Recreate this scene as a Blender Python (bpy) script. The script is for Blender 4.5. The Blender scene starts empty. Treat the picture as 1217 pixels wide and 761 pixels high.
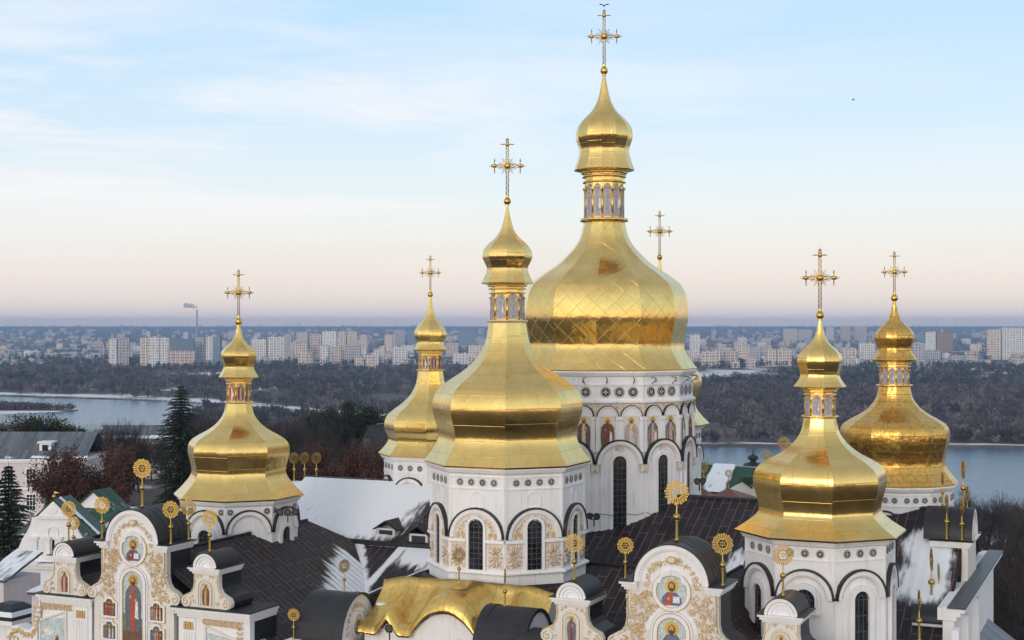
import bpy, bmesh, math, random
import numpy as np
from mathutils import Vector, Matrix, noise
R = math.radians
random.seed(7)
scene = bpy.context.scene
COL = scene.collection
CZ = 130.0            # camera height above the river
F = 1700.0            # focal length in photo pixels
CX, HY = 608.5, 388.0
TH = R(24.0)
CT, ST = math.cos(TH), math.sin(TH)
MX, MY = 7.47, 116.0  # axis of the main dome

def P(px, y, Z):
    return Vector(((px-CX)/F*Z, Z, CZ-(y-HY)/F*Z))
def W(u, v, z):       # cathedral frame -> world, z measured from eye level
    return Vector((MX+u*CT+v*ST, MY-u*ST+v*CT, CZ+z))

# ------------------------------------------------------------------ materials
MATS = {}
def newmat(name):
    m = bpy.data.materials.new(name); m.use_nodes = True
    nt = m.node_tree; b = nt.nodes['Principled BSDF']
    MATS[name] = m
    return m, nt, b
def N(nt, t, **kw):
    n = nt.nodes.new(t)
    for k, v in kw.items():
        if k in n.inputs.keys(): n.inputs[k].default_value = v
        else: setattr(n, k, v)
    return n
def plain(name, col, rough=.7, metal=0.0, var=.12, scale=1.5, bump=0.0, bscale=8.0, coords='Object'):
    m, nt, b = newmat(name)
    b.inputs['Roughness'].default_value = rough
    b.inputs['Metallic'].default_value = metal
    tc = N(nt, 'ShaderNodeTexCoord')
    no = N(nt, 'ShaderNodeTexNoise', Scale=scale, Detail=6.0)
    nt.links.new(tc.outputs[coords], no.inputs['Vector'])
    rp = N(nt, 'ShaderNodeValToRGB')
    e = rp.color_ramp.elements
    e[0].position = .3; e[1].position = .7
    e[0].color = (*[c*(1-var) for c in col], 1); e[1].color = (*[min(1, c*(1+var)) for c in col], 1)
    nt.links.new(no.outputs['Fac'], rp.inputs['Fac'])
    nt.links.new(rp.outputs['Color'], b.inputs['Base Color'])
    if bump:
        n2 = N(nt, 'ShaderNodeTexNoise', Scale=bscale, Detail=5.0)
        nt.links.new(tc.outputs[coords], n2.inputs['Vector'])
        bp = N(nt, 'ShaderNodeBump', Strength=bump, Distance=.05)
        nt.links.new(n2.outputs['Fac'], bp.inputs['Height'])
        nt.links.new(bp.outputs['Normal'], b.inputs['Normal'])
    return m
def gold_sheet(name, col, rough, bw, bh, rot=0.0, wav=.25, patina=0.0, seam=.5, mortar=.02):
    m, nt, b = newmat(name)
    uv = N(nt, 'ShaderNodeUVMap')
    mp = N(nt, 'ShaderNodeMapping'); mp.inputs['Rotation'].default_value = (0, 0, rot)
    nt.links.new(uv.outputs['UV'], mp.inputs['Vector'])
    br = N(nt, 'ShaderNodeTexBrick', Scale=1.0)
    br.inputs['Brick Width'].default_value = bw; br.inputs['Row Height'].default_value = bh
    br.inputs['Mortar Size'].default_value = mortar; br.inputs['Mortar Smooth'].default_value = .6
    br.offset = 0.0 if rot else .5
    d = .93
    br.inputs['Color1'].default_value = (*[c*d for c in col], 1)
    br.inputs['Color2'].default_value = (*col, 1)
    br.inputs['Mortar'].default_value = (*[c*(.94 if rot else .74) for c in col], 1)
    nt.links.new(mp.outputs['Vector'], br.inputs['Vector'])
    no = N(nt, 'ShaderNodeTexNoise', Scale=.55, Detail=7.0, Roughness=.65)
    nt.links.new(uv.outputs['UV'], no.inputs['Vector'])
    mx = N(nt, 'ShaderNodeMix', data_type='RGBA', blend_type='MULTIPLY')
    mx.inputs['Factor'].default_value = 1
    rp = N(nt, 'ShaderNodeValToRGB'); e = rp.color_ramp.elements
    e[0].position = .32; e[0].color = (.90, .85, .76, 1); e[1].position = .60; e[1].color = (1, 1, 1, 1)
    nt.links.new(no.outputs['Fac'], rp.inputs['Fac'])
    nt.links.new(br.outputs['Color'], mx.inputs['A']); nt.links.new(rp.outputs['Color'], mx.inputs['B'])
    last = mx.outputs['Result']
    b.inputs['Metallic'].default_value = 1.0
    if patina:
        n3 = N(nt, 'ShaderNodeTexNoise', Scale=3.5, Detail=9.0, Roughness=.75)
        nt.links.new(uv.outputs['UV'], n3.inputs['Vector'])
        r3 = N(nt, 'ShaderNodeValToRGB'); e = r3.color_ramp.elements
        e[0].position = .50; e[0].color = (0, 0, 0, 1); e[1].position = .72; e[1].color = (patina,)*3+(1,)
        nt.links.new(n3.outputs['Fac'], r3.inputs['Fac'])
        m3 = N(nt, 'ShaderNodeMix', data_type='RGBA')
        m3.inputs['B'].default_value = (.16, .13, .09, 1)
        nt.links.new(r3.outputs['Color'], m3.inputs['Factor']); nt.links.new(last, m3.inputs['A'])
        last = m3.outputs['Result']
    nt.links.new(last, b.inputs['Base Color'])
    mr = N(nt, 'ShaderNodeMapRange'); mr.inputs['To Min'].default_value = rough*.75; mr.inputs['To Max'].default_value = rough*1.45
    nt.links.new(no.outputs['Fac'], mr.inputs['Value']); nt.links.new(mr.outputs['Result'], b.inputs['Roughness'])
    b1 = N(nt, 'ShaderNodeBump', Strength=seam, Distance=.03); b1.invert = True
    nt.links.new(br.outputs['Fac'], b1.inputs['Height'])
    n2 = N(nt, 'ShaderNodeTexNoise', Scale=1.3, Detail=4.0)
    nt.links.new(uv.outputs['UV'], n2.inputs['Vector'])
    b2 = N(nt, 'ShaderNodeBump', Strength=wav, Distance=.12)
    nt.links.new(n2.outputs['Fac'], b2.inputs['Height']); nt.links.new(b1.outputs['Normal'], b2.inputs['Normal'])
    nt.links.new(b2.outputs['Normal'], b.inputs['Normal'])
    return m
def roof_sheet(name, col, seamcol, bl=2.0, bw=.62, mortar=.022, rough=.42):
    """standing seam sheet: UV x runs down the slope, y across, in metres"""
    m, nt, b = newmat(name)
    uv = N(nt, 'ShaderNodeUVMap')
    br = N(nt, 'ShaderNodeTexBrick', Scale=1.0)
    br.inputs['Brick Width'].default_value = bl; br.inputs['Row Height'].default_value = bw
    br.inputs['Mortar Size'].default_value = mortar; br.inputs['Mortar Smooth'].default_value = .3
    br.offset = .37; br.offset_frequency = 2
    br.inputs['Color1'].default_value = (*[c*.7 for c in col], 1)
    br.inputs['Color2'].default_value = (*[c*1.35 for c in col], 1)
    no = N(nt, 'ShaderNodeTexNoise', Scale=.45, Detail=6.0)
    nt.links.new(uv.outputs['UV'], no.inputs['Vector']); nt.links.new(uv.outputs['UV'], br.inputs['Vector'])
    rp = N(nt, 'ShaderNodeValToRGB'); e = rp.color_ramp.elements
    e[0].position = .34; e[0].color = (*[c*.8 for c in col], 1); e[1].position = .52; e[1].color = (*seamcol, 1)
    nt.links.new(no.outputs['Fac'], rp.inputs['Fac']); nt.links.new(rp.outputs['Color'], br.inputs['Mortar'])
    n2 = N(nt, 'ShaderNodeTexNoise', Scale=2.2, Detail=8.0, Roughness=.7)
    nt.links.new(uv.outputs['UV'], n2.inputs['Vector'])
    mx = N(nt, 'ShaderNodeMix', data_type='RGBA', blend_type='MULTIPLY'); mx.inputs['Factor'].default_value = 1
    r2 = N(nt, 'ShaderNodeValToRGB'); e = r2.color_ramp.elements
    e[0].position = .3; e[0].color = (.6, .6, .62, 1); e[1].position = .75; e[1].color = (1.25, 1.25, 1.3, 1)
    nt.links.new(n2.outputs['Fac'], r2.inputs['Fac'])
    nt.links.new(br.outputs['Color'], mx.inputs['A']); nt.links.new(r2.outputs['Color'], mx.inputs['B'])
    nt.links.new(mx.outputs['Result'], b.inputs['Base Color'])
    b.inputs['Roughness'].default_value = rough; b.inputs['Specular IOR Level'].default_value = .3
    bp = N(nt, 'ShaderNodeBump', Strength=.9, Distance=.04)
    nt.links.new(br.outputs['Fac'], bp.inputs['Height'])
    b2 = N(nt, 'ShaderNodeBump', Strength=.25, Distance=.06)
    nt.links.new(n2.outputs['Fac'], b2.inputs['Height']); nt.links.new(bp.outputs['Normal'], b2.inputs['Normal'])
    nt.links.new(b2.outputs['Normal'], b.inputs['Normal'])
    return m
def plaster(name, col):
    m, nt, b = newmat(name)
    tc = N(nt, 'ShaderNodeTexCoord')
    a = N(nt, 'ShaderNodeTexNoise', Scale=.6, Detail=8.0, Roughness=.65)
    nt.links.new(tc.outputs['Object'], a.inputs['Vector'])
    mp = N(nt, 'ShaderNodeMapping'); mp.inputs['Scale'].default_value = (2.2, 2.2, .22)
    nt.links.new(tc.outputs['Object'], mp.inputs['Vector'])
    s = N(nt, 'ShaderNodeTexNoise', Scale=1.4, Detail=6.0, Roughness=.7)
    nt.links.new(mp.outputs['Vector'], s.inputs['Vector'])
    r1 = N(nt, 'ShaderNodeValToRGB'); e = r1.color_ramp.elements
    e[0].position = .3; e[0].color = (*[c*.92 for c in col], 1); e[1].position = .6; e[1].color = (*col, 1)
    r2 = N(nt, 'ShaderNodeValToRGB'); e = r2.color_ramp.elements
    e[0].position = .28; e[0].color = (.80, .78, .74, 1); e[1].position = .46; e[1].color = (1, 1, 1, 1)
    nt.links.new(a.outputs['Fac'], r1.inputs['Fac']); nt.links.new(s.outputs['Fac'], r2.inputs['Fac'])
    mx = N(nt, 'ShaderNodeMix', data_type='RGBA', blend_type='MULTIPLY'); mx.inputs['Factor'].default_value = 1
    nt.links.new(r1.outputs['Color'], mx.inputs['A']); nt.links.new(r2.outputs['Color'], mx.inputs['B'])
    nt.links.new(mx.outputs['Result'], b.inputs['Base Color'])
    b.inputs['Roughness'].default_value = .85
    bp = N(nt, 'ShaderNodeBump', Strength=.15, Distance=.02)
    n4 = N(nt, 'ShaderNodeTexNoise', Scale=9.0, Detail=4.0)
    nt.links.new(tc.outputs['Object'], n4.inputs['Vector']); nt.links.new(n4.outputs['Fac'], bp.inputs['Height'])
    nt.links.new(bp.outputs['Normal'], b.inputs['Normal'])
    return m
def facade_mat(name, wall, win, cw=11.0, ch=8.0, fw=.55, fh=.55, band=0):
    """window grid on a far block, UV in metres"""
    m, nt, b = newmat(name)
    uv = N(nt, 'ShaderNodeUVMap')
    br = N(nt, 'ShaderNodeTexBrick', Scale=1.0); br.offset = 0
    br.inputs['Brick Width'].default_value = cw; br.inputs['Row Height'].default_value = ch
    br.inputs['Mortar Size'].default_value = 2.0; br.inputs['Mortar Smooth'].default_value = 0
    br.inputs['Color1'].default_value = (*win, 1); br.inputs['Color2'].default_value = (*[c*.35+wall[i]*.65 for i, c in enumerate(win)], 1)
    br.inputs['Mortar'].default_value = (*wall, 1)
    nt.links.new(uv.outputs['UV'], br.inputs['Vector'])
    v = N(nt, 'ShaderNodeTexWave', Scale=.045+.03*band, Distortion=0.0); v.wave_type = 'BANDS'; v.bands_direction = 'X'
    nt.links.new(uv.outputs['UV'], v.inputs['Vector'])
    mx = N(nt, 'ShaderNodeMix', data_type='RGBA', blend_type='MULTIPLY'); mx.inputs['Factor'].default_value = .8
    r2 = N(nt, 'ShaderNodeValToRGB'); e = r2.color_ramp.elements
    e[0].position = .3; e[0].color = (.55, .56, .6, 1); e[1].position = .55; e[1].color = (1, 1, 1, 1)
    nt.links.new(v.outputs['Fac'], r2.inputs['Fac'])
    nt.links.new(br.outputs['Color'], mx.inputs['A']); nt.links.new(r2.outputs['Color'], mx.inputs['B'])
    nt.links.new(mx.outputs['Result'], b.inputs['Base Color'])
    b.inputs['Roughness'].default_value = .7
    return m

def snow_cover():
    """thin melting snow: full in the middle, feathering out in streaks down the seams"""
    m, nt, b = newmat('snow_cover')
    uv = N(nt, 'ShaderNodeUVMap'); at = N(nt, 'ShaderNodeAttribute'); at.attribute_name = 'cov'
    mp = N(nt, 'ShaderNodeMapping'); mp.inputs['Scale'].default_value = (.55, 4.2, 1)
    nt.links.new(uv.outputs['UV'], mp.inputs['Vector'])
    n1 = N(nt, 'ShaderNodeTexNoise', Scale=1.6, Detail=8.0, Roughness=.7); nt.links.new(mp.outputs['Vector'], n1.inputs['Vector'])
    n2 = N(nt, 'ShaderNodeTexNoise', Scale=1.1, Detail=6.0); nt.links.new(uv.outputs['UV'], n2.inputs['Vector'])
    a1 = N(nt, 'ShaderNodeMath', operation='MULTIPLY_ADD'); a1.inputs[1].default_value = .45; nt.links.new(n1.outputs['Fac'], a1.inputs[0]); nt.links.new(at.outputs['Fac'], a1.inputs[2])
    a2 = N(nt, 'ShaderNodeMath', operation='MULTIPLY_ADD'); a2.inputs[1].default_value = .45; nt.links.new(n2.outputs['Fac'], a2.inputs[0]); nt.links.new(a1.outputs['Value'], a2.inputs[2])
    mr = N(nt, 'ShaderNodeMapRange', interpolation_type='SMOOTHSTEP'); mr.inputs['From Min'].default_value = .78; mr.inputs['From Max'].default_value = 1.30
    nt.links.new(a2.outputs['Value'], mr.inputs['Value'])
    b.inputs['Base Color'].default_value = (.80, .83, .88, 1); b.inputs['Roughness'].default_value = .65
    sp = N(nt, 'ShaderNodeSeparateXYZ'); nt.links.new(uv.outputs['UV'], sp.inputs['Vector'])
    wv = N(nt, 'ShaderNodeMath', operation='PINGPONG'); wv.inputs[1].default_value = .33; nt.links.new(sp.outputs['Y'], wv.inputs[0])
    b1 = N(nt, 'ShaderNodeBump', Strength=.8, Distance=.2); nt.links.new(wv.outputs['Value'], b1.inputs['Height'])
    b2 = N(nt, 'ShaderNodeBump', Strength=.5, Distance=.08); nt.links.new(n1.outputs['Fac'], b2.inputs['Height']); nt.links.new(b1.outputs['Normal'], b2.inputs['Normal'])
    nt.links.new(b2.outputs['Normal'], b.inputs['Normal'])
    nt.links.new(mr.outputs['Result'], b.inputs['Alpha'])
GOLD = (.96, .69, .25)
gold_sheet('gold_sheet', GOLD, .19, 2.1, 1.05, seam=.35, wav=.22)
gold_sheet('gold_diamond', GOLD, .17, 1.15, 1.15, rot=R(45), seam=.5, mortar=.014, wav=.28)
gold_sheet('gold_small', GOLD, .19, 1.3, .7, seam=.3)
gold_sheet('gold_old', (.86, .52, .13), .27, .9, .6, wav=.75, patina=.9, seam=.8)
gold_sheet('gold_canopy', (.93, .64, .20), .30, 1.4, 2.6, wav=.8, patina=.55, seam=.7)
plain('gold_paint', (.68, .46, .12), .34, 1.0, .18)
plain('gold_dull', (.50, .35, .10), .42, 1.0, .25)
plain('chimney_grey', (.30, .32, .36), .8)
plaster('white_plaster', (.82, .82, .84))
plaster('cream_plaster', (.74, .71, .66))
plain('ornament_gold', (.58, .40, .17), .55, 0, .25, 6)
plain('ornament_beige', (.60, .47, .38), .75, 0, .2, 6)
plain('ornament_pale', (.70, .62, .54), .75, 0, .15, 6)
plain('dark_metal', (.013, .015, .019), .5, 0, .3, 1.2, .2, 4)
plain('iron', (.02, .02, .022), .5, 0, .2)
plain('glass_dark', (.022, .026, .033), .08, 0, .8, 1.6, .25, 2.5)
plain('bars', (.09, .09, .095), .5)
plain('snow', (.73, .77, .83), .6, 0, .05, 2.0, .35, 5)
snow_cover()
plain('blind', (.62, .64, .66), .6)
roof_sheet('roof_dark', (.017, .018, .023), (.24, .105, .078), 2.3, .66, .032, .55)
roof_sheet('roof_brown', (.024, .017, .015), (.24, .10, .07), 1.6, .52, .03, .6)
roof_sheet('roof_grey', (.12, .14, .16), (.06, .07, .08), 6.0, .6)
roof_sheet('roof_green', (.012, .065, .038), (.01, .05, .03), 6.0, .6)
for nm, c in dict(p_red=(.42,.08,.05), p_dred=(.22,.05,.05), p_blue=(.10,.16,.32), p_slate=(.13,.15,.19), p_brown=(.16,.09,.05),
                  p_skin=(.55,.33,.2), p_hair=(.10,.06,.04), p_white=(.72,.70,.66), p_green=(.16,.22,.13), p_ochre=(.50,.33,.13),
                  p_sky=(.50,.58,.60), p_orange=(.55,.20,.07), p_grey=(.32,.33,.35), p_cream=(.66,.58,.44), p_pink=(.55,.36,.30),
                  p_lilac=(.42,.40,.46)).items():
    plain(nm, c, .6, 0, .28, 7.0)
plain('halo', (.80, .52, .10), .35, .6, .15)
plain('bark', (.042, .033, .030), .9, 0, .3, 2)
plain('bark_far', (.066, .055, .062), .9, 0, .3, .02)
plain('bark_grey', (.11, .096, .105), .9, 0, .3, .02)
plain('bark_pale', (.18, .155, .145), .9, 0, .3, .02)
plain('wood_dark', (.042, .037, .046), .9, 0, .3, .02)
plain('needles', (.020, .034, .022), .8, 0, .5, .5)
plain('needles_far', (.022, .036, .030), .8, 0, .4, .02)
plain('needles_olive', (.030, .034, .012), .8, 0, .5, .5)
plain('leaves_rust', (.070, .026, .018), .8, 0, .4, .6)
plain('concrete_far', (.5, .48, .47), .8)
plain('pale_pink', (.62, .56, .57), .85, 0, .06)
plain('brick_far', (.35, .2, .15), .8)
facade_mat('block_white', (.80, .78, .76), (.22, .24, .28))
facade_mat('block_cream', (.74, .64, .55), (.22, .21, .22), 12, 9)
facade_mat('block_grey', (.52, .51, .53), (.15, .16, .19), 10, 9)
facade_mat('block_pink', (.68, .55, .50), (.2, .19, .2), 13, 9)
facade_mat('block_blue', (.22, .30, .38), (.10, .17, .25), 9.0, 8)
facade_mat('block_brown', (.34, .26, .24), (.12, .10, .11), 8, 8)
MT = MATS

# ------------------------------------------------------------------ mesh builder
class MB:
    def __init__(s, mats=None):
        s.v = []; s.f = []; s.mi = []; s.uv = []; s.sm = []; s.mats = []; s.cur = 0; s.M = None
        if mats: s.mat(mats)
    def mat(s, name):
        if name not in s.mats: s.mats.append(name)
        s.cur = s.mats.index(name); return s
    def vert(s, p):
        p = Vector(p)
        if s.M is not None: p = s.M @ p
        s.v.append(p); return len(s.v)-1
    def face(s, idx, uv=None, smooth=False):
        s.f.append(idx); s.mi.append(s.cur); s.uv.append(uv); s.sm.append(smooth)
    def poly(s, pts, uv=None, smooth=False):
        s.face([s.vert(p) for p in pts], uv, smooth)
    def box(s, x0, x1, y0, y1, z0, z1):
        i = [s.vert(p) for p in ((x0,y0,z0),(x1,y0,z0),(x1,y1,z0),(x0,y1,z0),(x0,y0,z1),(x1,y0,z1),(x1,y1,z1),(x0,y1,z1))]
        for q in ((3,2,1,0),(4,5,6,7),(0,1,5,4),(1,2,6,5),(2,3,7,6),(3,0,4,7)): s.face([i[k] for k in q])
    def prism(s, pts, y0, y1, smooth=False):      # (x,z) outline extruded in y
        n = len(pts)
        a = [s.vert((x, y0, z)) for x, z in pts]; b = [s.vert((x, y1, z)) for x, z in pts]
        s.face(a[::-1]); s.face(b)
        for k in range(n): s.face([a[k], a[(k+1) % n], b[(k+1) % n], b[k]], None, smooth)
    def band(s, inn, out, y0, y1, closed=False):   # strip between two (x,z) lines, extruded in y
        n = len(inn)
        A = [[s.vert((x, y, z)) for x, z in L] for L, y in ((inn, y0), (out, y0), (inn, y1), (out, y1))]
        for k in range(n if closed else n-1):
            j = (k+1) % n
            s.face([A[0][k], A[0][j], A[1][j], A[1][k]]); s.face([A[2][k], A[3][k], A[3][j], A[2][j]])
            s.face([A[1][k], A[1][j], A[3][j], A[3][k]]); s.face([A[0][k], A[2][k], A[2][j], A[0][j]])
        if not closed:
            for k in (0, n-1): s.face([A[0][k], A[1][k], A[3][k], A[2][k]])
    def tube(s, pts, r, n=6, caps=True):
        pts = [Vector(p) for p in pts]; rr = r if isinstance(r, (list, tuple)) else [r]*len(pts)
        rings = []
        for k, p in enumerate(pts):
            d = pts[min(k+1, len(pts)-1)]-pts[max(k-1, 0)]
            if d.length < 1e-9: d = Vector((0, 0, 1))
            d.normalize()
            a = d.cross(Vector((0, 0, 1)) if abs(d.z) < .9 else Vector((1, 0, 0))).normalized(); b = d.cross(a)
            rings.append([s.vert(p+(a*math.cos(2*math.pi*q/n)+b*math.sin(2*math.pi*q/n))*rr[k]) for q in range(n)])
        for k in range(len(pts)-1):
            for q in range(n):
                s.face([rings[k][q], rings[k][(q+1) % n], rings[k+1][(q+1) % n], rings[k+1][q]], None, n > 4)
        if caps: s.face(rings[0][::-1]); s.face(rings[-1])
    def lathe(s, prof, n=16, smooth=True, ph=0.0, c=(0, 0)):
        rings = []
        for r, z in prof:
            rings.append([s.vert((c[0]+r*math.cos(ph+2*math.pi*q/n), c[1]+r*math.sin(ph+2*math.pi*q/n), z)) for q in range(n)])
        for k in range(len(prof)-1):
            for q in range(n):
                s.face([rings[k][q], rings[k][(q+1) % n], rings[k+1][(q+1) % n], rings[k+1][q]], None, smooth)
    def sphere(s, c, r, n=12, sz=1.0):
        c = Vector(c); m = max(5, n//2)
        s.lathe([(max(1e-4, r*math.sin(math.pi*k/m)), c.z-r*sz*math.cos(math.pi*k/m)) for k in range(m+1)], n, True, 0, (c.x, c.y))
    def ellipse(s, cx, cz, rx, rz, y0, y1, n=14, rot=0):
        cr, sr = math.cos(rot), math.sin(rot)
        s.prism([(cx+rx*math.cos(2*math.pi*k/n)*cr-rz*math.sin(2*math.pi*k/n)*sr, cz+rx*math.cos(2*math.pi*k/n)*sr+rz*math.sin(2*math.pi*k/n)*cr) for k in range(n)], y0, y1)
    def facets(s, prof, n, a0, vscale=1.0):
        """n flat sides, each smooth along its profile and sharp at the arris; UV in metres"""
        arc = [0]
        for k in range(1, len(prof)): arc.append(arc[-1]+math.hypot(prof[k][0]-prof[k-1][0], prof[k][1]-prof[k-1][1]))
        for q in range(n):
            a, b = a0+2*math.pi*q/n, a0+2*math.pi*(q+1)/n
            o = random.random()*7
            cols = []
            for r, z in prof:
                pa = Vector((r*math.cos(a), r*math.sin(a), z)); pb = Vector((r*math.cos(b), r*math.sin(b), z))
                cols.append((s.vert(pa), s.vert((pa+pb)/2), s.vert(pb)))
            for k in range(len(prof)-1):
                w0 = prof[k][0]*math.sin(math.pi/n); w1 = prof[k+1][0]*math.sin(math.pi/n)
                for e, (x0, x1) in enumerate(((-1, 0), (0, 1))):
                    s.face([cols[k][e], cols[k][e+1], cols[k+1][e+1], cols[k+1][e]],
                           [(x0*w0+o, -arc[k]+q*3), (x1*w0+o, -arc[k]+q*3), (x1*w1+o, -arc[k+1]+q*3), (x0*w1+o, -arc[k+1]+q*3)], True)
    def build(s, name, parent=None, loc=None, smooth=None):
        me = bpy.data.meshes.new(name)
        me.from_pydata([tuple(p) for p in s.v], [], s.f)
        for m in s.mats: me.materials.append(MT[m])
        if len(s.mats) > 1: me.polygons.foreach_set('material_index', s.mi)
        me.polygons.foreach_set('use_smooth', [bool(x) if smooth is None else smooth for x in s.sm])
        if any(u is not None for u in s.uv):
            L = me.uv_layers.new(name='UVMap'); d = []
            for f, u in zip(s.f, s.uv):
                for k in range(len(f)): d += (u[k] if u else (0, 0))
            L.data.foreach_set('uv', d)
        me.update()
        o = bpy.data.objects.new(name, me); COL.objects.link(o)
        if parent is not None: o.parent = parent
        if loc is not None: o.location = loc
        return o

def tag(o, label=None, cat=None, group=None, kind=None):
    if label: o['label'] = label
    if cat: o['category'] = cat
    if group: o['group'] = group
    if kind: o['kind'] = kind
    return o
def empty(name, loc, rz, label, cat, group=None):
    o = bpy.data.objects.new(name, None); COL.objects.link(o)
    o.location = loc; o.rotation_euler = (0, 0, rz); o.empty_display_size = .5
    return tag(o, label, cat, group)
def copy_tree(o, parent=None):
    c = o.copy(); COL.objects.link(c)
    if parent is not None: c.parent = parent
    for ch in list(o.children): copy_tree(ch, c)
    return c
def arch(cx, hw, zs, zb, n=14, rise=1.0):
    L = [(cx-hw, zb)] if zb < zs else []
    L += [(cx-hw*math.cos(math.pi*k/n), zs+hw*rise*math.sin(math.pi*k/n)) for k in range(n+1)]
    if zb < zs: L.append((cx+hw, zb))
    return L
def frame(ang, d, z=0.0):      # x right as seen from outside, y outward, z up
    n = Vector((math.cos(ang), math.sin(ang), 0)); t = Vector((-n.y, n.x, 0))
    return Matrix(((t.x, n.x, 0, n.x*d), (t.y, n.y, 0, n.y*d), (0, 0, 1, z), (0, 0, 0, 1)))
FRONT = Matrix(((1,0,0,0),(0,-1,0,0),(0,0,1,0),(0,0,0,1)))   # outward = local -y

# ------------------------------------------------------------------ painted figures and relief
def figure(m, cx, z0, h, y, robe, inner, cloak=None, scroll=False, bust=False, hair='p_hair', w=1.0, halo='halo'):
    e = .012
    if bust:
        m.mat('halo').ellipse(cx, z0+h*.70, h*.25, h*.25, y, y+e, 18)
        m.mat(robe).prism([(cx-.40*h*w, z0), (cx+.40*h*w, z0), (cx+.36*h*w, z0+.28*h), (cx+.17*h*w, z0+.47*h), (cx-.17*h*w, z0+.47*h), (cx-.36*h*w, z0+.28*h)], y, y+2*e)
        m.mat(inner).prism([(cx-.30*h*w, z0), (cx-.02*h*w, z0), (cx+.07*h*w, z0+.47*h), (cx-.13*h*w, z0+.47*h), (cx-.26*h*w, z0+.2*h)], y, y+3*e)
        m.mat(hair).ellipse(cx, z0+h*.68, h*.135, h*.19, y, y+3*e, 12)
        m.mat('p_skin').ellipse(cx, z0+h*.70, h*.085, h*.12, y, y+4*e, 12)
        m.mat(hair).ellipse(cx, z0+h*.595, h*.065, h*.05, y, y+5*e, 8)
        m.mat('p_skin').ellipse(cx-.12*h, z0+.25*h, .05*h, .07*h, y, y+4*e, 8)
        m.mat('p_white').prism([(cx+.05*h, z0+.1*h), (cx+.3*h, z0+.1*h), (cx+.3*h, z0+.33*h), (cx+.05*h, z0+.33*h)], y, y+4*e)
        return
    hw = .145*h*w
    m.mat(halo).ellipse(cx, z0+h*.89, h*.105, h*.105, y, y+e, 18)
    m.mat(cloak or robe).prism([(cx-hw*1.0, z0+.03*h), (cx-hw*.55, z0), (cx+hw*.6, z0), (cx+hw*1.05, z0+.03*h), (cx+hw*1.18, z0+.42*h), (cx+hw*1.1, z0+.68*h), (cx+hw*.55, z0+.80*h),
                        (cx-hw*.55, z0+.80*h), (cx-hw*1.1, z0+.68*h), (cx-hw*1.18, z0+.40*h)], y, y+2*e)
    m.mat(inner).prism([(cx-hw*.38, z0+.02*h), (cx+hw*.42, z0+.02*h), (cx+hw*.30, z0+.5*h), (cx+hw*.22, z0+.79*h), (cx-hw*.22, z0+.79*h), (cx-hw*.34, z0+.5*h)], y, y+3*e)
    for k in (-1, 1): m.mat(robe).prism([(cx+k*hw*.85, z0+.05*h), (cx+k*hw*.98, z0+.05*h), (cx+k*hw*.9, z0+.6*h), (cx+k*hw*.72, z0+.6*h)][::k], y, y+3*e)
    m.mat(hair).ellipse(cx, z0+h*.875, h*.055, h*.075, y, y+3*e, 12)
    m.mat('p_skin').ellipse(cx, z0+h*.89, h*.038, h*.052, y, y+4*e, 12)
    m.mat(hair).ellipse(cx, z0+h*.835, h*.034, h*.040, y, y+5*e, 8)
    m.mat('p_skin').ellipse(cx-hw*.35, z0+.60*h, .022*h, .03*h, y, y+4*e, 8)
    m.mat('p_skin').ellipse(cx+hw*.42, z0+.55*h, .022*h, .03*h, y, y+4*e, 8)
    if scroll: m.mat('p_white').prism([(cx+hw*.3, z0+.24*h), (cx+hw*.85, z0+.22*h), (cx+hw*.75, z0+.52*h), (cx+hw*.4, z0+.54*h)], y, y+4*e)
    else: m.mat('p_ochre').prism([(cx+hw*.1, z0+.56*h), (cx+hw*.6, z0+.54*h), (cx+hw*.62, z0+.68*h), (cx+hw*.12, z0+.70*h)], y, y+4*e)
def curl(m, cx, cz, s, a0, d, y, turns=.85, thick=.13):
    pts = []; rr = []
    for k in range(9):
        t = k/8; r = s*(1-.82*t); a = a0+d*t*turns*2*math.pi
        pts.append((cx+r*math.cos(a), y+.02, cz+r*math.sin(a))); rr.append(s*thick*1.25*(1-.4*t))
    m.tube(pts, rr, 4, False)
def leaf(m, cx, cz, s, a, y):
    m.ellipse(cx+math.cos(a)*s*.5, cz+math.sin(a)*s*.5, s*.5, s*.2, y, y+.03+s*.08, 8, a)
def scrollwork(m, pts, y, mats=('ornament_gold', 'ornament_beige', 'ornament_pale', 'ornament_gold')):
    for x, z, s in pts:
        m.mat(random.choice(mats)); curl(m, x, z, s, random.random()*6.28, random.choice((-1, 1)), y)
        for k in range(3):
            m.mat(random.choice(mats)); leaf(m, x+random.uniform(-.6, .6)*s, z+random.uniform(-.6, .6)*s, s*random.uniform(.6, 1.0), random.random()*6.28, y)
# ------------------------------------------------------------------ golden dome towers
def pchip(P_, n):
    xs = [p[0] for p in P_]; ys = [p[1] for p in P_]; m = len(xs)
    h = [xs[i+1]-xs[i] for i in range(m-1)]; d = [(ys[i+1]-ys[i])/h[i] for i in range(m-1)]
    t = [d[0]]
    for i in range(1, m-1):
        t.append(0 if d[i-1]*d[i] <= 0 else 2*d[i-1]*d[i]/(d[i-1]+d[i]))
    t.append(d[-1]); out = []
    for k in range(n+1):
        x = xs[0]+(xs[-1]-xs[0])*k/n
        i = max(j for j in range(m-1) if xs[j] <= x+1e-9)
        u = (x-xs[i])/h[i]
        out.append((x, (1+2*u)*(1-u)**2*ys[i]+u*(1-u)**2*h[i]*t[i]+u*u*(3-2*u)*ys[i+1]+u*u*(u-1)*h[i]*t[i+1]))
    return out
T_A = [(0,0),(.22,.06),(.41,.208),(.57,.445),(.70,.735),(.81,.92),(.93,.99),(1,1)]
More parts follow.
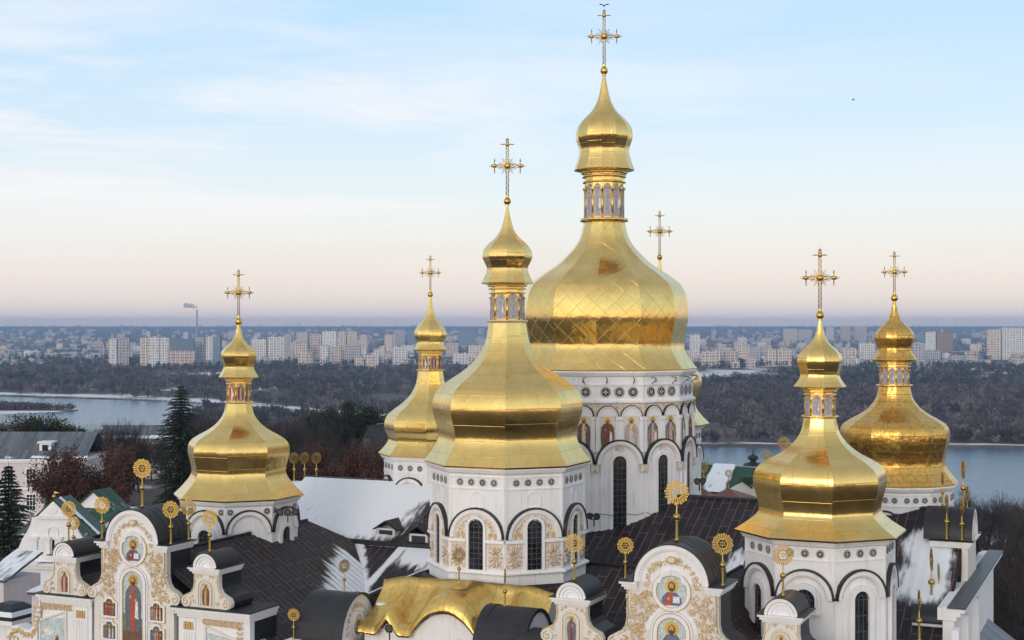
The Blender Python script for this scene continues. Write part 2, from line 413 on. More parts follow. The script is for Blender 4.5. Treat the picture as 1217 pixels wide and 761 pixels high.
T_AM = [(0,0),(.17,.063),(.43,.38),(.59,.73),(.69,.90),(.82,.975),(1,1)]
T_B = [(0,0),(.15,.06),(.5,.5),(.85,.94),(1,1)]
T_C = [(0,0),(.17,.07),(.585,.47),(1,1)]
T_S = [(0,0),(.15,.06),(.42,.20),(.60,.42),(.76,.78),(.90,.97),(1,1)]
def onion(keys, tmpl):            # keys: neck, bulge, waist, flare as (z, r) top to bottom
    out = []
    for (a, b), t, n in zip(zip(keys, keys[1:]), (tmpl, T_B, T_C), (18, 8, 8)):
        for x, w in pchip(t, n):
            q = (a[1]+(b[1]-a[1])*w, a[0]+(b[0]-a[0])*x)
            if not out or abs(out[-1][1]-q[1]) > 1e-6: out.append(q)
    return out

def make_cross(parent, zb, H, rb):
    c = MB('gold_paint')
    c.lathe([(rb*.5, zb-rb*1.3), (rb*.45, zb-rb*.8)], 10); c.sphere((0, 0, zb), rb, 16)
    c.lathe([(rb*.55, zb+rb*.9), (rb*.35, zb+rb*1.2), (rb*.5, zb+rb*1.5), (rb*.3, zb+rb*1.9)], 10)
    ball = None
    z0 = zb+rb*1.6; zc = zb+H*.55; w = H*.018; t = H*.006
    s = MB('gold_paint')
    for x in (-w, w): s.tube([(x, 0, z0), (x, 0, zb+H*.97)], t, 5)
    nz = 22
    for k in range(nz):
        za = z0+(zb+H*.95-z0)*k/nz; zd = z0+(zb+H*.95-z0)*(k+1)/nz
        s.tube([(-w if k % 2 else w, 0, za), (w if k % 2 else -w, 0, zd)], t*.75, 4, False)
    A = H*.25
    for zz in (zc-w, zc+w): s.tube([(-A, 0, zz), (A, 0, zz)], t, 5)
    for k in range(14):
        xa = -A+2*A*k/14; xb = -A+2*A*(k+1)/14
        s.tube([(xa, 0, zc+(w if k % 2 else -w)), (xb, 0, zc+(-w if k % 2 else w))], t*.75, 4, False)
    zt = zb+H*.885
    s.tube([(-H*.095, 0, zt), (H*.095, 0, zt)], t*1.3, 5)
    for sx in (-1, 1):
        s.tube([(sx*A*.80, 0, zc-H*.10), (sx*A*.80, 0, zc+H*.10)], t*1.3, 5)
        s.tube([(sx*A*.95, 0, zc), (sx*A*1.12, 0, zc)], t*1.2, 5)
        for zz in (-1, 1): s.tube([(sx*A*.80, 0, zc+zz*H*.08), (sx*A*.80, 0, zc+zz*H*.12)], [t*2.2, t*.4], 5)
        s.tube([(sx*H*.07, 0, zt), (sx*H*.11, 0, zt)], [t*2.2, t*.4], 5)
    s.tube([(0, 0, zb+H*.95), (0, 0, zb+H)], [t*2.6, t*.4], 5)
    for x, z, r in ((0, zc, .046), (-A*.80, zc, .034), (A*.80, zc, .034), (0, zt, .034)): s.sphere((x, 0, z), H*r, 12)
    for k in range(20):
        a = 2*math.pi*k/20
        if k % 5 == 0: continue
        L = H*(.145 if k % 2 else .115)
        s.tube([(math.cos(a)*H*.03, 0, zc+math.sin(a)*H*.03), (math.cos(a)*L, 0, zc+math.sin(a)*L)], [t*1.3, t*.6], 4, False)
    o = s.build('cross', parent); c.build('ball', o)
    return o

def star_medallion(m, cx, cz, r, y, kind):
    m.mat('iron').ellipse(cx, cz, r, r, y, y+.05, 18)
    m.mat('blind')
    m.band([(cx+r*.80*math.cos(k*.3927), cz+r*.80*math.sin(k*.3927)) for k in range(16)],
           [(cx+r*.92*math.cos(k*.3927), cz+r*.92*math.sin(k*.3927)) for k in range(16)], y, y+.065, True)
    npt = (8, 4, 6)[kind]
    m.mat('p_cream' if kind == 1 else 'blind')
    pts = []
    for k in range(npt*2):
        a = math.pi*k/npt; q = r*(.66 if k % 2 == 0 else .22)
        pts.append((cx+q*math.cos(a), cz+q*math.sin(a)))
    m.prism(pts, y, y+.06)
    m.mat('iron').ellipse(cx, cz, r*.15, r*.15, y, y+.075, 8)
    if kind == 2:
        m.mat('iron'); m.band([(cx+r*.40*math.cos(k*.5236), cz+r*.40*math.sin(k*.5236)) for k in range(12)],
           [(cx+r*.50*math.cos(k*.5236), cz+r*.50*math.sin(k*.5236)) for k in range(12)], y, y+.07, True)

def window(par, M, cx, hw, zb, zs, y, ncol=3, nrow=7, surround=.22, depth=.20, smat='white_plaster'):
    g = MB('glass_dark'); g.M = M; g.prism(arch(cx, hw, zs, zb), y-.05, y+.012)
    w = g.build('window', par)
    b = MB('bars'); b.M = M; t = .017
    for k in range(1, ncol):
        x = cx-hw+2*hw*k/ncol; b.box(x-t, x+t, y, y+.045, zb, zs)
    for k in range(nrow+1):
        z = zb+(zs-zb)*k/nrow; b.box(cx-hw, cx+hw, y, y+.05, z-t, z+t)
    for k in range(1, 5):
        a = math.pi*k/5; b.prism([(cx+hw*.42*math.cos(a)-t, zs+hw*.42*math.sin(a)), (cx+hw*.42*math.cos(a)+t, zs+hw*.42*math.sin(a)),
                                  (cx+hw*math.cos(a)+t, zs+hw*math.sin(a)), (cx+hw*math.cos(a)-t, zs+hw*math.sin(a))], y, y+.045)
    b.band(arch(cx, hw*.40, zs, zs, 10), arch(cx, hw*.47, zs, zs, 10), y, y+.05)
    b.build('window_bars', w)
    f = MB(smat); f.M = M; f.band(arch(cx, hw, zs, zb), arch(cx, hw+surround, zs, zb), y-.04, y+depth)
    f.box(cx-hw-surround, cx+hw+surround, y-.03, y+depth+.06, zb-.14, zb-.003)
    f.build('window_surround', par)
    return w

def arch_moulding(par, M, cx, hw, zs, zb, y, dent=True, cap=.09):
    m = MB('white_plaster'); m.M = M
    m.band(arch(cx, hw-.26, zs, zb, 18), arch(cx, hw-.02, zs, zb, 18), y-.04, y+.20)
    m.band(arch(cx, hw-.34, zs, zb, 18), arch(cx, hw-.263, zs, zb, 18), y-.04, y+.10)
    if dent:
        for k in range(1, 22):
            a = math.pi*k/22
            m.mat('ornament_pale').ellipse(cx-math.cos(a)*(hw-.42), zs+math.sin(a)*(hw-.42), .045, .045, y-.02, y+.07, 5)
    o = m.build('arch_moulding', par)
    d = MB('iron'); d.M = M
    d.band(arch(cx, hw-.017, zs, zb, 18), arch(cx, hw+cap, zs, zb, 18), y-.03, y+.26); d.build('arch_flashing', o)
    return o

def dome_tower(label, px, Z, n, neck, bulge, waist, flare, spire_y, sb, sw, sf, lant, ball, top, zdrum, drum_hw, style,
               gold='gold_sheet', tmpl=T_A, icons=True, azoff=0.0, ledge=None, bird=False):
    s = Z/F
    X = (px-CX)*s
    t = empty('dome_tower', (X, Z, CZ+zdrum), -TH+azoff, label, 'church dome')
    t['group'] = 'golden dome towers of the cathedral'
    zz = lambda y: -(y-HY)*s-zdrum
    va = math.atan2(X, Z)                     # direction of view from straight ahead
    a0 = -math.pi/2-math.pi/n                 # first arris, local; face 0 looks along local -y
    best = max(abs(math.sin(a0+2*math.pi*k/n-TH+azoff-(math.pi/2-va))) for k in range(n))
    rr = lambda hw: hw*s/best
    # big cupola
    prof = onion([(zz(y), rr(h)) for y, h in (neck, bulge, waist, flare)], tmpl)
    rd = rr(drum_hw)
    m = MB(gold); m.facets(prof, n, a0)
    zf = prof[-1][1]; rf = prof[-1][0]
    m.facets([(rf, zf), (rf-.01, zf-.10), (rd+.02, zf-.14)], n, a0)
    cup = m.build('cupola', t)
    # lantern
    ztop, zbot, lr = zz(lant[0]), zz(lant[1]), rr(lant[2]); h = ztop-zbot
    L = MB('gold_small')
    L.facets([(lr*.93, ztop), (lr*.93, zbot)], n, a0)
    for z, e, hh in ((ztop-h*.02, 1.13, .05), (ztop-h*.10, 1.06, .05), (ztop-h*.22, 1.04, .04), (zbot+h*.03, 1.16, .06)):
        L.facets([(lr*.9, z), (lr*e, z), (lr*e, z-h*hh), (lr*.9, z-h*hh)], n, a0)
    lan = L.build('lantern', t)
    fw = 2*lr*.93*math.sin(math.pi/n); ap = lr*.93*math.cos(math.pi/n)
    for k in range(n):
        ang = a0+2*math.pi*(k+.5)/n
        rel = (ang-TH+azoff-(math.pi*1.5-va)+math.pi) % (2*math.pi)-math.pi
        if abs(rel) > R(115): continue
        M = frame(ang, ap)
        c = MB('gold_paint'); c.M = M
        for sx in (-1, 1):
            x = sx*fw*.47
            c.tube([(x, .03, zbot), (x, .03, zbot+h*.62)], lr*.032, 6); c.box(x-lr*.055, x+lr*.055, 0, lr*.10, zbot+h*.60, zbot+h*.65)
        c.band(arch(0, fw*.39, zbot+h*.60, zbot+h*.05, 8), arch(0, fw*.43, zbot+h*.60, zbot+h*.05, 8), 0, .05)
        p = MB('p_lilac' if icons else 'blind'); p.M = M
        p.prism(arch(0, fw*.39, zbot+h*.60, zbot+h*.05, 8), 0, .02)
        if icons == 2: figure(p, 0, zbot+h*.08, h*.72, .02, random.choice(('p_dred', 'p_brown', 'p_red')), random.choice(('p_cream', 'p_grey')), None, k % 2 == 0)
        elif icons: figure(p, 0, zbot+h*.08, h*.64, .02, 'p_grey', 'p_grey', 'p_lilac', k % 2 == 0, hair='p_grey', halo='p_grey')
        c.build('colonnette', lan); p.build('icon_panel', lan)
    # small cupola
    prof = onion([(zz(spire_y), rr(1.3)), (zz(sb[0]), rr(sb[1])), (zz(sw[0]), rr(sw[1])), (zz(sf[0]), rr(sf[1]))], T_S)
    m = MB('gold_small' if gold != 'gold_old' else gold); m.facets(prof, n, a0)
    m.facets([(prof[-1][0], prof[-1][1]), (prof[-1][0], prof[-1][1]-.05), (lr*1.15, prof[-1][1]-.12), (lr*.93, ztop-.02)], n, a0)
    m.build('small_cupola', t)
    zb = zz(ball[0]); cr = make_cross(t, zb, zz(top)-zb, ball[1]*s)
    cr.rotation_euler = (0, 0, TH-azoff-va*.6)
    # drum
    D = MB('white_plaster'); zt = zf-.06
    D.facets([(rd, zt), (rd, 0)], n, a0)
    if ledge is not None:
        D.facets([(rd-.05, ledge+.10), (rd+.34, ledge), (rd+.34, ledge-.16), (rd+.1, ledge-.2)], n, a0)
        D.facets([(rd+.10, ledge-.1), (rd+.10, -2)], n, a0)
    dr = D.build('drum', t)
    c = MB('white_plaster')
    c.facets([(rd, zt-.04), (rd+.36, zt-.04), (rd+.36, zt-.16), (rd+.24, zt-.24), (rd+.24, zt-.32), (rd+.10, zt-.42), (rd-.02, zt-.46)], n, a0); c.build('cornice', t)
    fw = 2*rd*math.sin(math.pi/n); ap = rd*math.cos(math.pi/n)
    for k in range(n):
        ang = a0+2*math.pi*(k+.5)/n
        rel = (ang-TH+azoff-(math.pi*1.5-va)+math.pi) % (2*math.pi)-math.pi
        if abs(rel) > R(112): continue
        M = frame(ang, ap)
        def at(mat):
            q = MB(mat); q.M = M; return q
        if style == 'west':
            for i in range(4):
                md = at('iron'); star_medallion(md, (i-1.5)*.82, zt-.98, .235, .0, (i+k) % 3); md.build('medallion', t)
            q = at('white_plaster')
            for z in (zt-.62, zt-1.40): q.box(-fw/2, fw/2, -.02, .07, z-.04, z+.04)
            for sx in (-1, 1): q.box(sx*fw/2-.13 if sx > 0 else -fw/2, fw/2 if sx > 0 else -fw/2+.13, -.02, .06, 4.2, zt-.5)
            q.band(arch(0, .42, zt-2.05, zt-2.55, 10), arch(0, .52, zt-2.05, zt-2.55, 10), -.02, .05); q.box(-.52, .52, -.02, .05, zt-2.64, zt-2.553)
            q.build('wall_moulding', t)
            zs = zt-4.62
            arch_moulding(t, M, 0, fw/2-.10, zs, zs, .03, False)
            q = at('cream_plaster'); q.prism(arch(0, fw/2-.44, zs, zs, 16), -.02, .06)
            pts = [(math.cos(a)*rad, zs+.1+math.sin(a)*rad, .17) for a in [math.pi*(j+.5)/15 for j in range(15)] for rad in (1.22,)]
            scrollwork(q, pts, .06); 
            for sx in (-1, 1):
                for dx in (.95, 1.35): q.mat('ornament_gold').ellipse(sx*dx, zs+.16, .09, .2, .05, .14, 8)
            q.build('arch_ornament', t)
            window(t, M, 0, .53, ledge+.12, zs+.72, .05, 3, 8, .17, .16)
            for a_, b_ in ((-fw/2, -.72), (.72, fw/2)):
                q = at('white_plaster'); q.box(a_, b_, -.02, .24, zs-.28, zs-.06); q.build('string_course', t)
            for sx in (-1, 1):
                q = at('ornament_pale'); xa, xb = sorted((sx*.80, sx*(fw/2-.06))); q.box(xa, xb, -.02, .04, ledge+.14, zs-.34)
                cx, cz = (xa+xb)/2, (ledge+.14+zs-.34)/2
                for j in range(14):
                    a = 2*math.pi*j/14; rx = (xb-xa)*.46; rz = (zs-.34-ledge-.14)*.46
                    q.mat(('ornament_beige', 'ornament_pale')[j % 2]).tube([(cx+math.cos(a)*rx*.25, .06, cz+math.sin(a)*rz*.25), (cx+math.cos(a)*rx*.9, .10, cz+math.sin(a)*rz*.9)], [.03, .075], 5)
                q.mat('ornament_beige').ellipse(cx, cz, .16, .16, .03, .13, 10); q.mat('ornament_gold').ellipse(cx, cz, .08, .08, .03, .16, 8)
                scrollwork(q, [(cx+dx*(xb-xa)*.38, cz+dz*.62, .13) for dx in (-1, 1) for dz in (-1, 1)], .04, ('ornament_beige', 'ornament_pale'))
                q.build('relief_panel', t)
        elif style[0] == 'corner':
            atop = style[1]
            zs = zt-atop-(fw/2-.12)
            if atop > 1.5: xs = (-.9, 0, .9)
            else: xs = (-fw/2+.36, fw/2-.36)
            for i, x in enumerate(xs):
                md = at('iron'); star_medallion(md, x, zt-.82, .24, 0, (i+k) % 3); md.build('medallion', t)
            q = at('white_plaster')
            if atop > 1.5:
                for z in (zt-.52, zt-1.22): q.box(-fw/2, fw/2, -.02, .06, z-.035, z+.035)
            for sx in (-1, 1): q.box(fw/2-.12 if sx > 0 else -fw/2, fw/2 if sx > 0 else -fw/2+.12, -.02, .05, 0, zt-.45)
            q.build('wall_moulding', t)
            arch_moulding(t, M, 0, fw/2-.08, zs, zs, .02)
            if style[2] == 'mixed':
                if k == 0:
                    window(t, M, 0, .62, zs-.75, zs-.05, .05, 4, 2, .34, .2)
                else: window(t, M, 0, .52, .4, zs-.05, .05, 3, 8, .34, .2)
            elif k % 2 == 0 or abs(rel) > R(60): window(t, M, 0, .58, zs-2.0, zs-.35, .05, 3, 4, .36, .2)
            else:
                q = at('white_plaster'); q.band(arch(0, .55, zs-.4, 0), arch(0, .75, zs-.4, 0), -.02, .07); q.build('blind_arch', t)
        elif style == 'plain':
            for i in range(3):
                md = at('iron'); star_medallion(md, (i-1)*fw*.30, zt-.98, .25*min(1, fw/2.6), 0, (i+k) % 3); md.build('medallion', t)
            q = at('white_plaster')
            for z in (zt-.60, zt-1.4): q.box(-fw/2, fw/2, -.02, .06, z-.035, z+.035)
            q.build('wall_moulding', t)
            arch_moulding(t, M, 0, fw/2-.05, zt-1.75-fw/2, zt-1.75-fw/2, .02, False)
        elif style == 'main':
            for i in range(3):
                md = at('iron'); star_medallion(md, (i-1)*1.06, zt-1.62, .40, 0, (i*2+k) % 3); md.build('medallion', t)
            q = at('iron')
            for i in range(2):
                q = at('iron'); x = (i-.5)*2.1; q.tube([(x, .05, zt-.5), (x, .55, zt-.55), (x, .7, zt-.75), (x, .55, zt-.9), (x, .45, zt-.78)], .03, 5)
                q.tube([(x, .05, zt-1.05), (x, .3, zt-.9), (x, .6, zt-.6)], .03, 5)
                q.build('bracket', t)
            q = at('white_plaster')
            q.box(-fw/2-.02, fw/2+.02, -.03, .10, zt-1.12, zt-1.02); q.box(-fw/2-.06, fw/2+.06, -.03, .24, zt-2.44, zt-2.30)
            q.box(-fw/2, fw/2, -.03, .12, zt-2.30, zt-2.2)
            for i in range(-1, 2):      # pilasters between the painted niches
                x = i*fw/2; a, b = max(x-.30, -fw/2), min(x+.30, fw/2)
                q.box(a, b, -.02, .13, zt-6.2, zt-3.75); q.box(a, b, -.02, .22, zt-3.75, zt-3.60); q.box(a, b, -.02, .17, zt-3.60, zt-3.45)
                q.box(max(x-.13, a), min(x+.13, b), .1, .16, zt-5.4, zt-4.0)
            q.build('pilaster_order', t)
            q = at('ornament_pale'); q.box(-fw/2, fw/2, -.02, .045, zt-3.4, zt-2.45)
            scrollwork(q, [(-fw/2+.22+j*.46, zt-2.64-(.12 if j % 2 else 0), .15) for j in range(int(fw/.46))], .045, ('ornament_beige', 'ornament_pale', 'ornament_beige', 'ornament_gold')); q.build('frieze', t)
            for i in range(2):
                cx = (i-.5)*fw/2
                q = at('white_plaster'); q.prism(arch(cx, .74, zt-3.48, zt-3.48, 12), -.02, .10)
                q.band(arch(cx, .70, zt-3.48, zt-3.48, 12), arch(cx, .80, zt-3.48, zt-3.48, 12), -.02, .2); a_ = q.build('niche_arch', t)
                q = at('iron'); q.band(arch(cx, .803, zt-3.48, zt-3.48, 12), arch(cx, .86, zt-3.48, zt-3.48, 12), -.02, .24); q.build('arch_flashing', a_)
                p = at('cream_plaster'); p.prism(arch(cx, .62, zt-3.75, zt-6.0, 8), .0, .05)
                rb, inn, cl = random.choice((('p_dred', 'p_cream', 'p_slate'), ('p_brown', 'p_dred', None), ('p_slate', 'p_cream', 'p_brown'), ('p_dred', 'p_ochre', 'p_brown'), ('p_pink', 'p_cream', 'p_lilac'), ('p_ochre', 'p_pink', 'p_slate')))
                figure(p, cx, zt-6.0, 2.50, .055, rb, inn, cl, i == 0, w=1.25); p.build('painted_saint', t)
            zs = zt-5.35-(fw/2-.1)
            arch_moulding(t, M, 0, fw/2-.06, zs, zs, .14)
            q = at('white_plaster'); q.prism(arch(0, fw/2-.38, zs, .2, 16), -.02, .12); q.build('arch_field', t)
            q = at('ornament_pale'); scrollwork(q, [(dx*.24, zs+1.1-abs(dx)*.05+dz*.24, .17) for dx in (-1, 0, 1) for dz in (0, 1)], .12, ('ornament_pale', 'ornament_beige')); q.build('arch_ornament', t)
            for sx in (-1, 1):
                q = at('ornament_pale'); q.ellipse(sx*(fw/2-.10), zs-.30, .17, .34, -.02, .3, 10); q.build('corbel', t)
            window(t, M, 0, .52, .95, zs+.10, .13, 3, 14, .26, .14)
            q = at('iron'); q.tube([(-fw/2+fw*j/6, .3, 2.9+.10*math.sin(j*2.1+k)) for j in range(7)], .022, 4); q.build('cable', t)
            q = at('dark_metal'); q.box(-fw/2-.05, fw/2+.05, -.02, .22, .0, .55); q.build('plinth_flashing', t)
    return t

T_MAIN = dome_tower('largest golden dome, standing behind the others on a tall white drum painted with saints', 718, 116, 12,
    (264, 24.3), (375, 99), (411, 93.5), (437, 109), 88, (162, 34), (180.5, 29.5), (202.5, 36), (203, 262, 24.5), (84.3, 4.6), 10, -17.2, 104, 'main',
    'gold_diamond', T_AM)
T_FRONT = dome_tower('big golden foreground dome on a white drum banded with gold and beige relief', 603, 98.3, 8,
    (384, 22), (483, 89.4), (518, 82), (547, 99), 246, (305, 29.7), (320, 24.3), (336.5, 31), (338, 382, 21), (239.5, 4.4), 163, -19.2, 91.2, 'west', ledge=3.15)
T_LEFT = dome_tower('leftmost golden dome, behind the gable with the standing saint', 283.6, 109.5, 8,
    (479, 15), (534, 59.7), (560, 55), (587, 76), 386, (422.6, 21.1), (436, 17.6), (448, 23.4), (449, 478, 14.7), (382.6, 4.2), 319.5, -19.5, 68, ('corner', .80, 'alt'), icons=2)
T_RF = dome_tower('smooth bright golden dome at the right with a half moon window in its drum', 974.5, 88, 8,
    (496, 18.5), (569, 78), (605, 71), (629, 100), 380, (428.6, 26.6), (446, 22.9), (459.4, 31), (461, 495, 18.8), (375, 4.8), 294, -24, 86.5, ('corner', 1.85, 'mixed'))
T_RB = dome_tower('rightmost golden dome with dull and blotchy old gilding', 1063, 108, 12,
    (459, 18), (515.7, 63.7), (549, 58), (571, 73), 358, (401, 23), (415, 19.5), (427.5, 26), (429, 458, 18), (354.5, 4.2), 298, -17, 68, 'plain', 'gold_old')
T_BL = dome_tower('golden dome half hidden behind the left side of the big foreground dome', 511.5, 124, 8,
    (441, 14.6), (507, 55), (522, 50), (538, 62), 354, (398.4, 19.3), (407, 16), (415.4, 19.8), (417, 440, 14.6), (350.3, 3.2), 303, -15.5, 55, 'plain', icons=2)
T_BK = dome_tower('golden dome almost hidden behind the largest dome, only its cross clear', 784, 129.4, 8,
    (400, 13.5), (454, 50), (481, 42), (503, 59), 309, (355, 17), (363, 14.5), (372, 18), (374, 398, 13.5), (306, 3.2), 250, -16, 49, 'plain')
# the bird on top of the highest cross
def bird(name, p, s, yaw, label):
    b = MB('iron')
    b.tube([(0, -.5*s, 0), (0, -.2*s, .03*s), (0, .2*s, .02*s), (0, .5*s, -.02*s)], [.03*s, .13*s, .12*s, .03*s], 8)
    b.sphere((0, -.5*s, .08*s), .09*s, 8)
    for k in (-1, 1):
        b.poly([(0, -.2*s, .05*s), (k*.55*s, -.25*s, .34*s), (k*1.1*s, -.05*s, .28*s), (k*.5*s, .12*s, .22*s), (0, .2*s, .05*s)])
        b.poly([(0, -.2*s, .07*s), (0, .2*s, .07*s), (k*.5*s, .12*s, .25*s), (k*1.1*s, -.05*s, .30*s), (k*.55*s, -.25*s, .37*s)])
    b.poly([(-.05*s, .4*s, 0), (.05*s, .4*s, 0), (.18*s, .8*s, -.03*s), (-.18*s, .8*s, -.03*s)])
    o = b.build(name); o.location = p; o.rotation_euler = (0, 0, yaw)
    return tag(o, label, 'bird')
bird('bird', P(718, 8, 116)+Vector((0, 0, .05)), .42, 0, 'dark bird with spread wings perched on the highest cross')
bird('bird', P(1014, 119, 150), .30, 1.2, 'small dark bird flying in the open sky right of the highest cross')
# ------------------------------------------------------------------ the cathedral body (local frame: x = u, y = v, z = eye-level height + 36)
GB = 36.0
CATH = empty('cathedral', (MX, MY, CZ-GB), -TH, 'white cathedral with dark seamed metal roofs carrying all the golden dome towers', 'cathedral')
UP = Matrix.Translation((0, 0, GB))
def CM(mat):
    m = MB(mat); m.M = UP.copy(); return m
def plane_axes(pts):
    a, b, c = [Vector(p) for p in pts[:3]]
    n = (b-a).cross(c-a).normalized()
    if n.z < 0: n = -n
    d = (Vector((0, 0, -1))-n*(-n.z))
    d = d.normalized() if d.length > 1e-4 else Vector((1, 0, 0))
    return n, d, n.cross(d)
def roof(pts, mat='roof_dark', name='roof', par=None, th=.14, M=None):
    m = MB(mat); m.M = UP.copy() if M is None else M
    n, d, a = plane_axes(pts)
    P_ = [Vector(p) for p in pts]
    m.poly(P_, [(p.dot(d), p.dot(a)) for p in P_])
    lo = [p-n*th for p in P_]
    for k in range(len(P_)):
        j = (k+1) % len(P_); m.poly([P_[k], lo[k], lo[j], P_[j]], [(0, .3)]*4)
    m.poly(lo[::-1], [(0, .3)]*len(lo))
    return m.build(name, CATH if par is None else par)
def snow(pts, mask, name='snow_patch', par=None, step=.16, M=None, hmax=.09):
    """ragged snow lying on the plane of pts[0..2]; s runs downhill from pts[0], t across"""
    n, d, a = plane_axes(pts); o = Vector(pts[0])
    S = [(Vector(p)-o).dot(d) for p in pts]; T = [(Vector(p)-o).dot(a) for p in pts]
    s0, t0 = min(S), min(T); ns = int((max(S)-s0)/step)+1; nt_ = int((max(T)-t0)/step)+1
    m = MB('snow_cover'); m.M = UP.copy() if M is None else M
    cache = {}; COV = []
    val = {}
    def mv(i, j):
        if (i, j) not in val:
            s, t = s0+i*step, t0+j*step; p = o+d*s+a*t
            q = mask(p, s-s0, t-t0)
            q += .30*noise.noise(Vector((s*.5, t*2.6, 3.1)))+.22*noise.noise(Vector((s*1.1, t*6.0, 9.7)))+.18*noise.noise(Vector((s*.45, t*.45, 1.7)))
            val[(i, j)] = q
        return val[(i, j)]
    def vx(i, j):
        if (i, j) not in cache:
            q = max(0, mv(i, j)-.35)
            cache[(i, j)] = m.vert(o+d*(s0+i*step)+a*(t0+j*step)+n*(.012+min(hmax, q*hmax*2.2))); COV.append(mv(i, j))
        return cache[(i, j)]
    for i in range(ns):
        for j in range(nt_):
            if min(mv(i, j), mv(i+1, j), mv(i, j+1), mv(i+1, j+1)) > .06:
                m.face([vx(i, j), vx(i+1, j), vx(i+1, j+1), vx(i, j+1)], [(q*step, w_*step) for q, w_ in ((i, j), (i+1, j), (i+1, j+1), (i, j+1))], True)
    if not m.f: return None
    ob = m.build(name, CATH if par is None else par)
    ob.data.attributes.new('cov', 'FLOAT', 'POINT').data.foreach_set('value', COV)
    ob['kind'] = 'stuff'
    return ob
def st(x, a, b):
    t = max(0, min(1, (x-a)/(b-a))); return t*t*(3-2*t)

k1 = .5
zm = lambda v: -13.2-k1*(-2-v)
mainL = [(-27, -2, -13.2), (-27, -9.6, zm(-9.6)), (-5.6, -9.6, zm(-9.6)), (-5.6, -2, -13.2)]
mainR = [(-5.597, -2, -13.2), (-5.597, -15, zm(-15)), (17, -15, zm(-15)), (17, -2, -13.2)]
mainR2 = [(17.003, -2, -13.2), (17.003, -27, zm(-27)), (28.6, -27, zm(-27)), (28.6, -2, -13.2)]
for q in (mainL, mainR, mainR2): roof(q)
roof([(-27, -1.99, -13.2), (28.6, -1.99, -13.2), (28.6, 6, -17.2), (-27, 6, -17.2)])
m = CM('dark_metal'); m.box(-27.1, 28.7, -2.12, -1.86, -13.22, -13.06); m.build('ridge_cap', CATH)
m = CM('white_plaster'); m.box(-27, -26.9, -9.5, 5.8, -22, -17.1); m.prism([(-27, -17.3), (-26.9, -17.3), (-26.9, -13.5), (-27, -13.5)], -2.2, -1.8); m.build('gable_wall', CATH)
snow(mainL, lambda p, s, t: 1.05-1.0*st(p.x, -16.2, -12.2)*st(-p.y, 2.8, 6.2)-.45*st(-p.y, 8.6, 9.9), step=.13)
snow(mainR, lambda p, s, t: .85*st(p.x, 10.5, 14.0)*st(-p.y, 6.0, 10.5)+.25*st(-p.y, 5, 9)*st(p.x, 9, 12)-.15)
snow(mainR, lambda p, s, t: .95*st(p.x, 3.0, 4.5)*(1-st(p.x, 7.5, 9))*st(-p.y, 13.7, 14.5)-.1)
snow(mainR2, lambda p, s, t: 1.15*st(p.x, 23.0, 26.6+.10*(p.y+6))*(1-st(p.x, 27.6, 28.8))*st(-p.y, 2.6, 5.5)*(1-st(-p.y, 9.5, 15))-.1, step=.13)
# lower left roof in front of the snowy slope
k2 = .42; zl = lambda v: -17.45-k2*(-9.7-v)
lowL = [(-21, -9.7, zl(-9.7)), (-21, -28, zl(-28)), (-5.2, -28, zl(-28)), (-5.2, -9.7, zl(-9.7))]
roof(lowL)
m = CM('dark_metal'); m.box(-27, -5.4, -9.75, -9.45, -17.42, -17.02); m.build('eaves_gutter', CATH)
kc = .66; zc_ = lambda u: -15.3-kc*(u+20.3)
crossL = [(-20.3, -10.0, -15.3), (-20.3, -31.4, -15.3), (-9.0, -31.4, zc_(-9)), (-9.0, -10.0, zc_(-9))]
crossL[0] = (-20.3, -12.5, -15.3); crossL[3] = (-9.0, -12.5, zc_(-9))
roof([(-20.3, -12.5, -15.3), (-20.3, -31.4, -15.3), (-9.0, -31.4, zc_(-9)), (-9.0, -20, zc_(-9)), (-17.6, -9.9, zc_(-17.6))], 'roof_dark')
roof([(-20.303, -12.5, -15.3), (-30, -12.5, -21.0), (-30, -31.4, -21.0), (-20.303, -31.4, -15.3)])
m = CM('dark_metal'); m.tube([(-20.3, -31.4, -15.25), (-20.3, -12.5, -15.25)], .10, 6); m.build('ridge_cap', CATH)
m = CM('dark_metal'); m.prism([(-20.3, -15.35), (-17.3, -17.3), (-17.3, -18), (-24, -18), (-24, -17.6)], -12.52, -12.6); m.build('gable_end', CATH)
# snow in the valley between the cross roof and the lower roof
vl = lambda v: -20.3+(-15.3-zl(v))/kc
snow(lowL, lambda p, s, t: 1.1*(1-st(abs(p.x-vl(p.y)+.3), .1, 1.3+.02*(-p.y-10)))*(1-st(-p.y, 19, 22))-.0, step=.11)
snow(crossL, lambda p, s, t: 1.2*(1-st(vl(p.y)-p.x, .3+.12*(-p.y-10), 3.4+.22*(-p.y-10)))*st(vl(p.y)+.2-p.x, -.3, .1)*(1-st(-p.y, 19, 22.5)), step=.11)
snow(lowL, lambda p, s, t: 1.1*st(p.x, -14.0, -12.2)*(1-st(-p.y, 10.3, 13.6))*(1-.4*st(p.x, -9, -6))+1.0*(1-st(abs(p.x+13.4-.02*(p.y+10)), .05, .55))*(1-st(-p.y, 14, 18.5)), step=.11)
snow(crossL, lambda p, s, t: .85*st(-p.y, 29.4, 30.6)*st(p.x, -13.6, -12.6)*(1-st(p.x, -10.5, -9.6))-.1)
